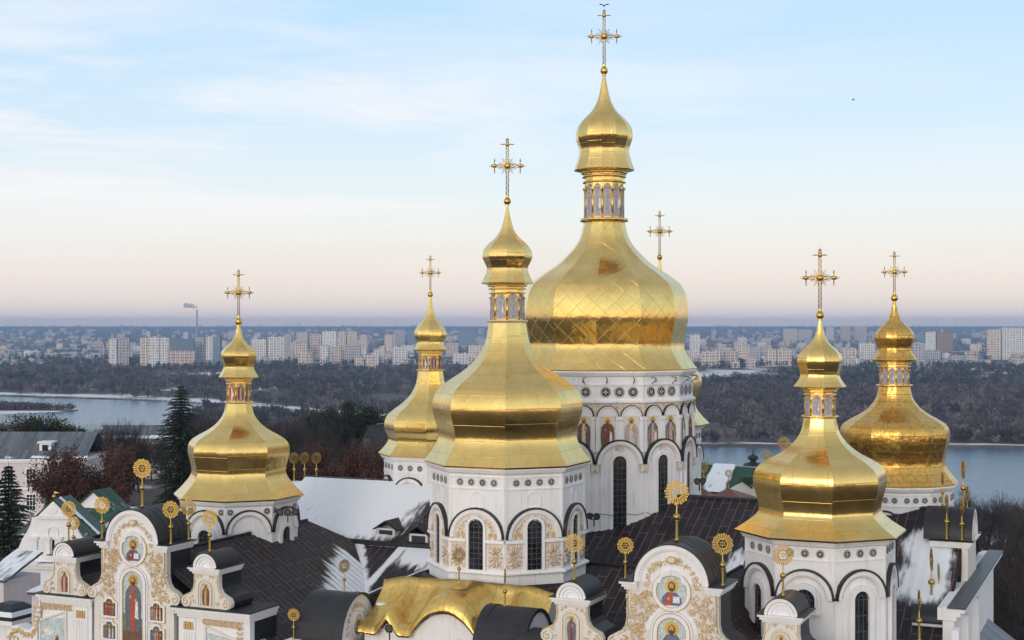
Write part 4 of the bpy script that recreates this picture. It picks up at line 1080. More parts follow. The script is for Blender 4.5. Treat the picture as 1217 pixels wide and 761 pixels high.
PROTO = make_finial(); used = []
def finial(p, H, yaw, label):
    o = PROTO if not used else copy_tree(PROTO)
    used.append(o); o.location = p; o.rotation_euler = (0, 0, yaw); o.scale = (H, H, H)
    return tag(o, label, 'finial', 'gilded sunburst finials')
G = lambda u, x, y, z: W(u+x, VF+y, ZF+z)
yw = -TH+R(15)
finial(G(UL, 0, .9, 6.16), 2.6, yw, 'gold sunburst on the crest of the gable with the standing saint')
finial(G(UL, 2.85, .25, 3.92), 2.3, yw, 'gold sunburst on the right shoulder of the gable with the standing saint')
finial(G(UL, -2.85, .25, 3.92), 2.3, yw, 'gold sunburst on the left shoulder of the gable with the standing saint')
finial(G(UL+5.85, 0, .4, 3.59), 2.2, yw, 'gold sunburst on the small gable below the leftmost dome, before its arched window')
finial(G(UL-5.85, 0, .4, 3.59), 2.2, yw, 'gold sunburst on the leftmost small gable, in front of the white church')
finial(G(UL-5.85, -.9, 1.9, 2.66), 1.9, yw, 'low gold sunburst just left of the one on the leftmost small gable')
finial(G(UL, 2.75, 2.3, 3.92), 2.2, yw, 'gold sunburst half hidden behind the one on the right shoulder of the left gable')
finial(G(UR, 0, .9, 6.16), 2.75, yw, 'largest gold sunburst, on the crest of the gable with the open book')
finial(G(UR, 2.85, .25, 3.92), 2.35, yw, 'gold sunburst on the right shoulder of the gable with the open book')
finial(G(UR, -2.85, .25, 3.92), 1.9, yw, 'gold sunburst on the left shoulder of the gable with the open book')
finial(G(UR-6.05, 0, .4, 3.59), 2.15, yw, 'gold sunburst on the small gable right of the gold canopy')
finial(G(UR+6.2, 0, .4, 3.59), 2.25, yw, 'gold sunburst in front of the drum of the smooth right dome')
finial(W(-7.6, -28.2, -17.38), 1.75, -TH+R(62), 'narrow gold sunburst on the dark barrel roof before the snowy valley')
finial(W(3.9, -28.2, -17.38), 1.9, -TH+R(108), 'gold sunburst seen edge on above the dark barrel roof before the gold canopy')
finial(W(0, -26.7, -16.4), 1.75, -TH+R(40), 'gold sunburst standing on the gold wavy canopy')
finial(W(-9.75, -30.9, -20.1), 1.6, yw, 'gold sunburst at the bottom edge left of the dark barrel roofed gable')
m = CM('white_plaster'); m.box(-10.1, -9.4, -31.25, -30.55, -24, -20.3); m.box(-10.2, -9.3, -31.35, -30.45, -20.3, -20.08); m.build('finial_pedestal', CATH)
for k, (px, lab) in enumerate(((349.5, 'leftmost'), (362, 'middle'), (376, 'rightmost'))):
    finial(P(px, 572, 133), 2.15, -TH+R(62), lab+' of three narrow gold sunbursts at the left end of the snowy roof')
for u_, v_, z_, H, lab in ((27.6, -6.5, -14.75, 2.5, 'nearest'), (28.6, -6.5, -14.75, 2.3, 'second nearest'), (28.4, -4.0, -12.7, 2.6, 'tallest'), (27.0, -4.0, -12.7, 1.9, 'second farthest'), (28.4, -1.5, -14.75, 2.6, 'farthest')):
    finial(W(u_, v_, z_), H, -TH+R(108), lab+' of the gold sunbursts seen edge on along the right flank gable')
finial(P(1107, 719, 94.6), 3.0, -TH+R(105), 'taller of two edge on gold sunbursts beside the snow patch at the lower right')
finial(P(1115.5, 719, 95.5), 2.2, -TH+R(105), 'shorter of two edge on gold sunbursts beside the snow patch at the lower right')
finial(W(27.6, -19.5, -19.15), 2.5, -TH+R(105), 'edge on gold sunburst at the bottom edge right of the smooth dome')

# ------------------------------------------------------------------ floodlights
def floodlight(p, yaw, nlamp, label):
    o = empty('floodlight', p, yaw, label, 'floodlight')
    m = MB('iron'); m.box(-.35*nlamp/2, .35*nlamp/2, -.03, .03, .0, .06); m.box(-.04, .04, -.04, .04, -.5, 0); m.build('bracket', o)
    for k in range(nlamp):
        x = (k-(nlamp-1)/2)*.55
        m = MB('iron'); m.lathe([(.02, -.2), (.16, -.18), (.26, .05), (.27, .12)], 12); h = m.build('lamp_head', o)
        h.location = (x, -.05, .3); h.rotation_euler = (R(100), 0, R(8*(k-1)))
        g = MB('bars'); g.lathe([(.001, .10), (.2, .10)], 12); g.build('lens', h)
floodlight(P(342, 613, 104.2), -TH+R(25), 3, 'row of three black floodlights on the right face of the leftmost drum')
floodlight(P(706, 618, 107.2), -TH, 2, 'pair of black floodlights at the left foot of the largest white drum')
floodlight(P(831, 576, 113.5), -TH+R(50), 2, 'pair of black floodlights at the right foot of the largest white drum')
floodlight(P(463, 752, 90), -TH+R(20), 1, 'black floodlights under the left end of the gold canopy')
# ------------------------------------------------------------------ terrain, river, far bank
rng = np.random.default_rng(11)
RIV = -130.0
def sstep(x, a, b):
    t = np.clip((x-a)/(b-a), 0, 1); return t*t*(3-2*t)
def vnoise(x, y, seed=0):
    xi = np.floor(x).astype(np.int64); yi = np.floor(y).astype(np.int64); fx = x-xi; fy = y-yi
    def hsh(a, b):
        n = (a*374761393+b*668265263+seed*982451653) & 0x7fffffff
        n = ((n ^ (n >> 13))*1274126177) & 0x7fffffff
        return ((n ^ (n >> 16)) & 0xffff)/65535.0
    sx = fx*fx*(3-2*fx); sy = fy*fy*(3-2*fy)
    a = hsh(xi, yi); b = hsh(xi+1, yi); c = hsh(xi, yi+1); d = hsh(xi+1, yi+1)
    return (a*(1-sx)+b*sx)*(1-sy)+(c*(1-sx)+d*sx)*sy
def fbm(x, y, seed=0): return .5*vnoise(x, y, seed)+.28*vnoise(x*2.1, y*2.1, seed+1)+.22*vnoise(x*4.3, y*4.3, seed+2)
RX = np.array([-9, -.42, -.37, -.25, -.215, -.12, .0, .09, .13, .37, 9]); FB = np.array([2720, 2720, 2680, 2480, 2380, 2080, 1750, 1600, 1545, 1515, 1500])
NB = np.array([1300, 1300, 1300, 1420, 2260, 1980, 1660, 1500, 800, 800, 800])
def far_bank(X, Y):
    r = X/np.maximum(Y, 1); return np.interp(r, RX, FB)+36*(fbm(X/150, Y*0+3, 5)-.5)+14*(fbm(X/35, Y*0, 6)-.5)
def near_bank(X, Y):
    r = X/np.maximum(Y, 1); return np.interp(r, RX, NB)+60*(fbm(X/150, Y*0+9, 7)-.5)
def islet(X, Y):      # the wooded spit at the far left, > 0 on land
    t = np.clip((X+900)/(900-630), -3, 2); wd = 150*np.clip(1-t*1.12, 0, 1)**.8
    return wd-np.abs(Y-(2190+.1*(X+760)))+14*(fbm(X/30, Y/30, 8)-.5)
def height(X, Y):
    X = np.asarray(X, float); Y = np.asarray(Y, float)
    r = X/np.maximum(Y, 30)
    plat = -36-10*sstep(r, .1, .3)-4*sstep(r, .26, .36)*sstep(Y, 70, 130)
    edge = 330-80*sstep(r, .05, .32); nb = near_bank(X, Y)
    f = sstep(Y, edge, np.minimum(nb-30, edge+560))
    h = plat*(1-f)+(-126)*f
    h = h+3*(fbm(X/60, Y/60, 3)-.5)*sstep(Y, 200, 400)
    fbk = far_bank(X, Y)
    riv = sstep(Y, nb-15, nb+25)*(1-sstep(Y, fbk-14, fbk+10)); riv = riv*(1-sstep(islet(X, Y), -8, 10))
    far = np.where(Y > fbk, -127.0+1.0*sstep(Y, fbk, fbk+200), h)
    far = np.where((islet(X, Y) > 0) & (Y < fbk), -128.6, far)
    h = np.where(Y > nb, far, h)*(1-riv)+(-136)*riv
    return h+124*sstep(Y, 8500, 26000)**1.15
def snowmask(X, Y):
    d = Y-far_bank(X, Y)
    w = np.where(X/np.maximum(Y, 1) < .02, 105, 30)*(.5+1.0*fbm(X/60, Y*0, 23))
    shore = sstep(d, 7, 16)*(1-sstep(d, w*.6, w*1.2))*sstep(fbm(X/34, Y/16, 21), .30, .52)
    fields = sstep(fbm(X/260, Y/420, 31), .60, .70)*sstep(Y, 2300, 2700)*(1-sstep(Y, 8000, 9000))*.8
    il = (islet(X, Y) > 3)*(1-sstep(Y, 2165, 2190))*.9
    near = sstep(fbm(X/16, Y/16, 41), .54, .66)*(1-sstep(Y, 600, 900))*.7*sstep(Y, 130, 190)
    return np.clip(shore+fields+il+near, 0, 1)
NA, NR = 300, 420
rad = np.concatenate([np.linspace(8, 400, 70), np.geomspace(405, 26000, NR-70)])
# denser rows around the shore lines
rad = np.sort(np.concatenate([rad, np.linspace(1470, 1620, 60), np.linspace(1960, 2800, 170)]))
ang = np.concatenate([np.linspace(-R(38), -R(24), 20, endpoint=False), np.linspace(-R(24), R(24), NA-40), np.linspace(R(38), R(24), 20, endpoint=False)[::-1]])
A_, R_ = np.meshgrid(ang, rad)
GX = R_*np.tan(A_); GY = R_
GH = height(GX, GY)
me = bpy.data.meshes.new('ground'); nv = GX.size
co_ = np.stack([GX.ravel(), GY.ravel(), GH.ravel()+CZ], 1)
nr = rad.size; ii = (np.arange(nr-1)[:, None]*NA+np.arange(NA-1)[None, :]).ravel()
fc = np.stack([ii, ii+1, ii+NA+1, ii+NA], 1)
def np_mesh(name, co, faces, mats, mi=None, smooth=False):
    me = bpy.data.meshes.new(name); k = faces.shape[1]
    me.vertices.add(len(co)); me.vertices.foreach_set('co', co.astype(np.float32).ravel())
    me.loops.add(faces.size); me.loops.foreach_set('vertex_index', faces.astype(np.int32).ravel())
    me.polygons.add(len(faces)); me.polygons.foreach_set('loop_start', np.arange(len(faces), dtype=np.int32)*k)
    for m in mats: me.materials.append(MT[m])
    if mi is not None: me.polygons.foreach_set('material_index', mi.astype(np.int32))
    me.polygons.foreach_set('use_smooth', np.full(len(faces), smooth))
    me.update(calc_edges=True)
    o = bpy.data.objects.new(name, me); COL.objects.link(o); return o
m_, nt_, b_ = newmat('ground')
at_ = N(nt_, 'ShaderNodeAttribute'); at_.attribute_name = 'snow'
tc_ = N(nt_, 'ShaderNodeTexCoord'); nn = N(nt_, 'ShaderNodeTexNoise', Scale=.012, Detail=9.0, Roughness=.65)
nt_.links.new(tc_.outputs['Object'], nn.inputs['Vector'])
rp_ = N(nt_, 'ShaderNodeValToRGB'); e = rp_.color_ramp.elements
e[0].position = .35; e[0].color = (.045, .038, .034, 1); e[1].position = .68; e[1].color = (.115, .092, .078, 1)
nt_.links.new(nn.outputs['Fac'], rp_.inputs['Fac'])
mx_ = N(nt_, 'ShaderNodeMix', data_type='RGBA'); mx_.inputs['B'].default_value = (.80, .80, .82, 1)
nt_.links.new(at_.outputs['Fac'], mx_.inputs['Factor']); nt_.links.new(rp_.outputs['Color'], mx_.inputs['A'])
nt_.links.new(mx_.outputs['Result'], b_.inputs['Base Color']); b_.inputs['Roughness'].default_value = .9
gr = np_mesh('ground', co_, fc, ['ground'], None, True); tag(gr, 'brown winter ground with snow, falling to the river and running flat to the horizon', None, None, 'structure')
a_ = gr.data.attributes.new('snow', 'FLOAT', 'POINT'); a_.data.foreach_set('value', snowmask(GX, GY).astype(np.float32).ravel())
# plain apron around and behind the viewpoint, so that the gilding mirrors dark ground
m = MB('ground'); m.poly([(-900, -700, CZ-58), (900, -700, CZ-58), (900, 330, CZ-58), (-900, 330, CZ-58)]); tag(m.build('ground'), 'dark winter ground below the viewpoint', None, None, 'structure')
m_, nt_, b_ = newmat('water')
b_.inputs['Base Color'].default_value = (.06, .12, .19, 1); b_.inputs['Roughness'].default_value = .22; b_.inputs['IOR'].default_value = 1.33
tc_ = N(nt_, 'ShaderNodeTexCoord'); mp_ = N(nt_, 'ShaderNodeMapping'); mp_.inputs['Scale'].default_value = (.03, .10, 1)
nn = N(nt_, 'ShaderNodeTexNoise', Scale=1.0, Detail=6.0, Roughness=.6); nt_.links.new(tc_.outputs['Object'], mp_.inputs['Vector']); nt_.links.new(mp_.outputs['Vector'], nn.inputs['Vector'])
bp_ = N(nt_, 'ShaderNodeBump', Strength=.8, Distance=1.5); nt_.links.new(nn.outputs['Fac'], bp_.inputs['Height']); nt_.links.new(bp_.outputs['Normal'], b_.inputs['Normal'])
m = MB('water'); m.poly([(-2600, 500, CZ+RIV), (2600, 500, CZ+RIV), (2600, 3200, CZ+RIV), (-2600, 3200, CZ+RIV)]); tag(m.build('river'), 'broad pale blue river between the hill and the wooded far bank', None, None, 'structure')

# ------------------------------------------------------------------ far woods: thin bare crowns, one mass
def proto_tree(n, wide=.5, kind='bare'):
    """unit tree (height 1) of thin triangles"""
    T = []
    for k in range(n):
        if kind == 'bare':
            z0 = rng.uniform(.12, .55); a = rng.uniform(0, 6.283); el = rng.uniform(.35, 1.35); L = rng.uniform(.25, .55)*(1.15-z0*.5)
            p = np.array([0, 0, z0])+np.array([math.cos(a), math.sin(a), 0])*rng.uniform(0, .12)
            d = np.array([math.cos(a)*math.cos(el)*wide*1.5, math.sin(a)*math.cos(el)*wide*1.5, math.sin(el)])*L
            q = p+d; q[2] = min(q[2], 1.0)
            sd = np.cross(d, [math.cos(a+1.2), math.sin(a+1.2), .3]); sd = sd/np.linalg.norm(sd)*rng.uniform(.012, .045)
            T.append([p-sd, p+sd, q]); T.append([q-sd*1.6+[0, 0, -.1], q+sd*1.6+[0, 0, -.04], p+d*.55])
        else:
            z0 = rng.uniform(.25, .95); a = rng.uniform(0, 6.283); rr = wide*(.25+.9*(1-abs(z0-.6)*1.6))*rng.uniform(.4, 1)
            p = np.array([math.cos(a)*rr*.5, math.sin(a)*rr*.5, z0]); s = rng.uniform(.05, .13)
            v = rng.normal(size=(3, 3))*s; T.append([p+v[0], p+v[1], p+v[2]])
    T.append([np.array([-.016, 0, 0]), np.array([.016, 0, 0]), np.array([0, 0, .7])]); T.append([np.array([0, -.016, 0]), np.array([0, .016, 0]), np.array([0, 0, .7])])
    return np.array(T)           # (t,3,3)
def forest(name, X, Y, H, label, mats, probs, kind='bare', n=34, wide=.5):
    protos = [proto_tree(n, wide, kind) for _ in range(8)]
    which = rng.integers(0, 8, len(X)); mt = rng.choice(len(mats), len(X), p=probs); Z = height(X, Y)+CZ
    V = []; MI = []
    for k in range(8):
        s = np.where(which == k)[0]
        if not len(s): continue
        P0 = protos[k]; a = rng.uniform(0, 6.283, len(s)); ca, sa = np.cos(a)[:, None, None], np.sin(a)[:, None, None]
        h = H[s][:, None, None]; wd = h*rng.uniform(.8, 1.25, len(s))[:, None, None]
        x = (P0[None, :, :, 0]*ca-P0[None, :, :, 1]*sa)*wd+X[s][:, None, None]; y = (P0[None, :, :, 0]*sa+P0[None, :, :, 1]*ca)*wd+Y[s][:, None, None]
        z = P0[None, :, :, 2]*h+Z[s][:, None, None]-.3
        V.append(np.stack([x, y, z], -1).reshape(-1, 3)); MI.append(np.repeat(mt[s], P0.shape[0]))
    V = np.concatenate(V); MI = np.concatenate(MI)
    o = np_mesh(name, V, np.arange(len(V)).reshape(-1, 3), mats, MI)
    return tag(o, label, None, None, 'stuff')
def scatter(n, ymin, ymax, keep, rl=-.56, rr_=.50):
    Y = np.exp(rng.uniform(math.log(ymin), math.log(ymax), n)); X = Y*rng.uniform(rl, rr_, n)
    k = keep(X, Y); return X[k], Y[k]
def clear(X, Y):
    s = snowmask(X, Y); return (Y > far_bank(X, Y)+18) & (s < .55)
X, Y = scatter(38000, 1500, 5200, lambda X, Y: clear(X, Y) & (fbm(X/150, Y/240, 51) > .40) & (Y < 4350+900*(fbm(X/700, Y*0, 52)-.5)+600*(X/Y < -.2)))
forest('far_woods', X, Y, np.clip(rng.normal(16, 4.6, len(X)), 7, 29)*(.8+.4*fbm(X/90, Y/130, 53)), 'bare grey brown winter woods covering the far bank of the river', ['bark_far', 'bark_grey', 'bark_pale', 'wood_dark'], [.36, .28, .14, .22], n=26)
X, Y = scatter(5200, 2900, 5600, lambda X, Y: clear(X, Y) & (fbm(X/420, Y/420, 61) > .54))
forest('far_pines', X, Y, np.clip(rng.normal(19, 2.5, len(X)), 11, 26), 'dark green pine belts among the bare woods in front of the city', ['needles_far'], [1.0], 'ever', 34, .5)
X, Y = scatter(11000, 4300, 24000, lambda X, Y: (fbm(X/900, Y/1600, 71) > .42))
forest('distant_woods', X, Y, np.clip(rng.normal(17, 4, len(X)), 8, 26)*(1+(Y-4300)/14000), 'dark distant woods and gardens between the city blocks up to the horizon', ['wood_dark', 'bark_far', 'needles_far'], [.4, .3, .3], 'ever', 16, .9)
X, Y = scatter(5000, 2030, 2420, lambda X, Y: (islet(X, Y) > 12) & (Y > 2185), -.42, -.22)
forest('islet_woods', X, Y, rng.uniform(8, 15, len(X)), 'low bare thicket on the snowy spit in the river', ['bark_far', 'wood_dark', 'bark_grey'], [.5, .3, .2], n=22)
X, Y = scatter(11000, 480, 2300, lambda X, Y: (Y < near_bank(X, Y)-25) & ((X/Y < .1) | (Y > 620)) & ((X/Y > -.24) | (Y < 1150)), -.40, .45)
forest('slope_woods', X, Y, np.clip(rng.normal(14, 2.5, len(X)), 8, 20)*np.where(X/Y < -.24, .8, 1.0), 'bare winter woods on the slope between the hill and the river', ['bark_far', 'wood_dark', 'bark_grey'], [.5, .25, .25], n=70)

# ------------------------------------------------------------------ the far city
def block(px0, px1, yt, yb, mat, label, group=None, depth=18, rot=None, roofs=True, cat='apartment block'):
    ZS = np.geomspace(2500, 22000, 260); ok = np.nonzero(HY-height(((px0+px1)/2-CX)/F*ZS, ZS)/ZS*F <= yb)[0]
    Z = float(ZS[ok[0]]) if len(ok) else 14000.0
    x0 = (px0-CX)/F*Z; x1 = (px1-CX)/F*Z; gz = float(height((x0+x1)/2, Z)); H = -(yt-HY)/F*Z-gz
    w = (x1-x0)/2; d = depth/2; m = MB(mat); a = random.uniform(-.25, .25) if rot is None else rot
    c_ = [(-w, -d), (w, -d), (w, d), (-w, d)]; o_ = random.random()*20
    for k in range(4):
        p, q = c_[k], c_[(k+1) % 4]; L = math.hypot(q[0]-p[0], q[1]-p[1])
        m.poly([(*p, -2), (*q, -2), (*q, H), (*p, H)], [(o_, -2), (o_+L, -2), (o_+L, H), (o_, H)])
    m.poly([(*p, H) for p in c_], [(0, 0)]*4)
    if roofs:      # lift rooms and set-back storeys, one mesh with the block
        for k in range(max(1, int(2*w/22))):
            cx = -w+2*w*(k+.5)/max(1, int(2*w/22)); q = min(3.2, w*.5)
            for f in (((cx-q, -q), (cx+q, -q)), ((cx+q, -q), (cx+q, q)), ((cx-q, q), (cx-q, -q))):
                m.poly([(*f[0], H), (*f[1], H), (*f[1], H+3.4), (*f[0], H+3.4)], [(0, 0)]*4)
            m.poly([(cx-q, -q, H+3.4), (cx+q, -q, H+3.4), (cx+q, q, H+3.4), (cx-q, q, H+3.4)], [(0, 0)]*4)
    o = m.build('apartment_block' if cat == 'apartment block' else cat.replace(' ', '_')); o.location = ((x0+x1)/2, Z+d, CZ+gz); o.rotation_euler = (0, 0, a)
    return tag(o, label, cat, group)
KEY = [
 (129,139,403,437,'block_white','white tower block standing alone at the left, with a mast behind it'),
 (139.5,152,402,437,'block_grey','grey twin of the lone white tower block at the left'),
 (166,176,402,438,'block_cream','cream high slab at the left end of the tallest row of blocks'),
 (176.5,189,401,438,'block_white','white high slab second from the left in the tallest row'),
 (189.5,200,402,438,'block_white','narrow white high slab left of the unfinished dark topped block'),
 (201,231,417,438,'block_pink','unfinished block with a dark grey top storey band, left of the leftmost dome'),
 (231.5,243,402,437,'block_grey','grey high slab right of the unfinished dark topped block'),
 (244,252,401,434,'block_white','thin white tower left of the leftmost small cupola'),
 (253,262,400,434,'block_blue','bluish tower just left of the leftmost small cupola'),
 (300,317,404,434,'block_white','wide white slab right of the leftmost dome, nearer of a stepped pair'),
 (317.5,337,401,434,'block_white','wide white slab right of the leftmost dome, taller of a stepped pair'),
 (338,346,397,428,'block_grey','dark grey tower right of the stepped white pair'),
 (346,365,407,431,'block_cream','cream blocky slab below a dark grey tower, mid left'),
 (352,366,395,408,'block_cream','distant cream slab behind the mid left blocks'),
 (368,381,397,430,'block_pink','pinkish tower in the middle of the city row'),
 (383,400,394,430,'block_white','broad white tower in the middle of the city row'),
 (402,411,394,425,'block_cream','cream tower, left of a close pair near the orange one'),
 (412,424,394,425,'block_cream','cream tower, right of a close pair near the orange one'),
 (428,437,398,420,'block_pink','orange tinted tower left of the dome behind the foreground dome'),
 (380,391,411,434,'block_white','white lower block below the broad white tower'),
 (394,406,412,436,'block_pink','pinkish lower block in the middle of the city row'),
 (408,428,410,433,'block_grey','grey lower terraced block in the middle of the city row'),
 (421,432,424,438,'block_cream','low cream block at the wood edge, mid left'),
 (434,448,422,438,'block_cream','low cream block at the wood edge beside its twin'),
 (457,466,398,421,'block_cream','cream tower left of the half hidden dome'),
 (468,481,392,413,'block_grey','grey blue pair of towers left of the half hidden dome'),
 (484,500,393,412,'block_blue','dark blue slab behind the half hidden dome'),
 (466,484,412,436,'block_white','white lower block left of the half hidden dome'),
 (545,565,392,413,'block_blue','blue glass tower left of the foreground small cupola'),
 (538,557,420,438,'block_white','white low hall with a big round window, left of the foreground dome'),
 (557,575,411,430,'block_cream','cream block just right of the white hall'),
 (530,545,408,424,'block_pink','pinkish block above the white hall'),
 (820,832,398,428,'block_white','white tower at the right edge of the largest dome'),
 (834,848,418,436,'block_cream','low cream block right of the largest dome'),
 (847,856,417,436,'block_cream','cream block standing second from the largest dome'),
 (857,876,418,435,'block_pink','wide pinkish block right of the largest dome'),
 (878,890,410,432,'block_cream','cream block with a round roofed neighbour, right of the largest dome'),
 (891,905,412,434,'block_grey','grey block left of the smooth right dome'),
 (911,923,415,435,'block_cream','left of two equal cream blocks beside the smooth right dome'),
 (924,941,415,435,'block_cream','right of two equal cream blocks beside the smooth right dome'),
 (931,948,391,408,'block_cream','distant cream cluster left of the smooth right dome cross'),
 (949,965,392,405,'block_pink','distant pinkish cluster left of the smooth right dome cross'),
 (982,991,389,406,'block_cream','thin distant cream tower just right of the smooth right dome spire'),
 (999,1011,388,406,'block_pink','distant tower, left of a pair between the two right domes'),
 (1015,1030,388,405,'block_pink','distant tower, right of a pair between the two right domes'),
 (1000,1018,414,434,'block_cream','cream block at the wood edge between the two right domes'),
 (1022,1040,408,432,'block_white','white block between the two right domes'),
 (1093,1099,394,424,'block_blue','blue glass office slab right of the rightmost dome'),
 (1100,1112,395,424,'block_white','white striped office slab beside the blue glass one'),
 (1113,1133,395,424,'block_brown','brown box shaped office tower right of the rightmost dome'),
 (1174,1190,392,428,'block_cream','wide cream high rise at the right edge with roof turrets'),
 (1191,1217,390,428,'block_white','wide pale high rise cut by the right edge of the picture'),
 (1085,1100,408,436,'block_grey','grey block below the blue glass office slab'),
]
for a, b, yt, yb, mt_, lab in KEY:
    o = block(a, b, yt, yb, mt_, lab, cat='office block' if 'office' in lab else 'apartment block')
# dark unfinished storeys of the block under construction
m = MB('block_blue'); o2 = bpy.data.objects['apartment_block.005']; bb = o2.dimensions
m.box(-bb.x*.46, bb.x*.46, -8.9, 8.9, 0, bb.z*.62); c_ = m.build('unfinished_storeys', o2); c_.location = (0, 0, max(v.co.z for v in o2.data.vertices if v.co.z)-3.3)
Rn = random.Random(5); ZB_ = np.geomspace(24000, 3000, 300); YB_ = HY-height(0*ZB_, ZB_)/ZB_*F; YB_ = np.maximum.accumulate(YB_)
zones = [(0, 128, 'far left of the lone white tower'), (128, 300, 'among the tall blocks around the leftmost dome'), (300, 460, 'in the dense rows right of the leftmost dome'), (460, 630, 'between the half hidden dome and the foreground spire'), (815, 950, 'between the largest dome and the smooth right dome'), (950, 1090, 'around the two right domes'), (1090, 1217, 'at the right edge of the picture')]
kinds = [('block_cream', 'cream'), ('block_white', 'white'), ('block_grey', 'grey'), ('block_pink', 'pinkish')]
for x0, x1, where in zones:
    n = int((x1-x0)*.225)
    for k in range(n):
        yb = Rn.choice((Rn.uniform(400, 414), Rn.uniform(414, 428), Rn.uniform(424, 438), Rn.uniform(428, 438)))
        if x0 < 128: yb = Rn.uniform(402, 428)
        p = Rn.uniform(x0, x1); w_ = Rn.uniform(4, 11)*(.6 if yb < 412 else 1.0)+Rn.choice((0, 0, 7)); h_ = Rn.uniform(5, 11)*(1.6 if Rn.random() < .25 and x0 > 100 else 1)*(.75 if yb < 412 else 1.1)
        if x0 < 128: h_ *= .65
        mt_, col = Rn.choice(kinds)
        far_ = 'small distant' if yb < 412 else 'low'
        block(p-w_/2, p+w_/2, yb-h_, yb, mt_, f'{far_} {col} apartment block {where}', f'{far_} {col} blocks {where}', depth=Rn.uniform(12, 30))
# the small rest of the city: one mass
m = MB('block_cream')
for k in range(2600):
    yb = Rn.uniform(394, 436); px = Rn.uniform(-40, 1260)
    if float(fbm(np.array(px/38.), np.array(yb/9.), 91)) < .47: continue
    if Rn.random() < .45: yb = Rn.uniform(394, 412)
    Z = float(np.interp(yb, YB_, ZB_)); x = (px-CX)/F*Z; g = float(height(x, Z)); hh = Rn.uniform(3, 7.5)*Z/F*(.55 if yb < 412 else 1); ww = Rn.uniform(2, 7)*Z/F*.5
    m.mat(Rn.choice(('block_cream', 'block_grey', 'block_grey', 'block_pink', 'block_brown', 'block_blue'))); c = [(x-ww, Z), (x+ww, Z+Rn.uniform(-9, 9)), (x+ww, Z+16), (x-ww, Z+16)]
    for q in range(4):
        a, b = c[q], c[(q+1) % 4]; L = math.dist(a, b); m.poly([(*a, CZ+g-2), (*b, CZ+g-2), (*b, CZ+g+hh), (*a, CZ+g+hh)], [(0, 0), (L, 0), (L, hh), (0, hh)])
    m.poly([(*p, CZ+g+hh) for p in c], [(0, 0)]*4)
tag(m.build('distant_city'), 'countless small pale houses and blocks of the far city', None, None, 'stuff')
# masts, stack
def mast(px, yt, yb, Z, r, name, label, cat, mat='concrete_far'):
    m = MB(mat); p = P(px, yb, Z); h = (yb-yt)/F*Z
    m.lathe([(r, 0), (r*.72, h*.6), (r*.55, h), (.01, h)], 14); o = m.build(name); o.location = p; return tag(o, label, cat)
mast(234, 368, 420, 7000, 6.5, 'power_station_chimney', 'tall thin smoking chimney on the horizon above the leftmost blocks', 'chimney', 'chimney_grey')
mast(145, 386, 412, 9000, 3, 'radio_mast', 'thin mast rising behind the lone white tower block', 'mast')
mast(123, 410, 426, 5600, 3, 'water_tower', 'thin white post left of the lone white tower block', 'mast', 'block_white')
# smoke plume
m_, nt_, b_ = newmat('smoke'); nt_.nodes.remove(b_)
vs = N(nt_, 'ShaderNodeVolumePrincipled'); vs.inputs['Color'].default_value = (.75, .78, .84, 1); vs.inputs['Density'].default_value = .075
nt_.links.new(vs.outputs['Volume'], nt_.nodes['Material Output'].inputs['Volume'])
m = MB('smoke'); c0 = P(234, 367, 7000)
for k in range(16): m.sphere((-1-3.6*k+rng.uniform(-3, 3), rng.uniform(-4, 4), 3+12*(1-math.exp(-k/5))+rng.uniform(-2.5, 4)), 4+min(k, 9)*1.0+rng.uniform(-1, 2), 12, .8)
o = m.build('smoke'); o.location = c0; tag(o, 'pale smoke drifting left from the tall chimney', None, None, 'stuff')
# haze
bmh = bmesh.new(); bmesh.ops.create_cube(bmh, size=1.0); me = bpy.data.meshes.new('haze'); bmh.to_mesh(me); bmh.free()
hz = bpy.data.objects.new('haze', me); COL.objects.link(hz)
hz.scale = (44000, 28000, 272); hz.location = (0, 13200, CZ-140+136); tag(hz, 'thin blue winter haze over the whole landscape', None, None, 'stuff')
m_, nt_, b_ = newmat('haze'); nt_.nodes.remove(b_)
vp = N(nt_, 'ShaderNodeVolumePrincipled'); vp.inputs['Color'].default_value = (.40, .61, .95, 1); vp.inputs['Density'].default_value = HAZE if 'HAZE' in globals() else 5.2e-5
vp.inputs['Anisotropy'].default_value = .0
nt_.links.new(vp.outputs['Volume'], nt_.nodes['Material Output'].inputs['Volume']); me.materials.append(m_)
# ------------------------------------------------------------------ neighbouring monastery buildings
def gh(x, y): return float(height(x, y))
def wroof(parent, pts, mat, name='roof', th=.15): return roof(pts, mat, name, parent, th, Matrix.Identity(4))
def wsnow(parent, pts, mask, step=.3): return snow(pts, mask, 'snow_patch', parent, step, Matrix.Identity(4), .14)
def win(par, x, z, w, h, y=0.0, frame_='white_plaster'):
    g = MB('glass_dark'); g.M = FRONT @ Matrix.Translation((0, y, 0)); g.box(x-w/2, x+w/2, -.05, .02, z-h/2, z+h/2); o = g.build('window', par)
    f = MB(frame_); f.M = g.M; t = .16
    f.box(x-w/2-t, x+w/2+t, -.03, .12, z+h/2+.003, z+h/2+t*1.3); f.box(x-w/2-t*1.3, x+w/2+t*1.3, -.03, .16, z-h/2-t, z-h/2-.003)
    for s in (-1, 1): f.box(x+s*(w/2+t/2)-t/2+.002*s, x+s*(w/2+t/2)+t/2+.002*s, -.03, .1, z-h/2, z+h/2)
    for q in (-.17, .17): f.box(x+q*w-.035, x+q*w+.035, 0, .05, z-h/2, z+h/2)
    for q in (-.2, .12, .3): f.box(x-w/2, x+w/2, 0, .045, z+q*h-.03, z+q*h+.03)
    f.build('window_frame', o)
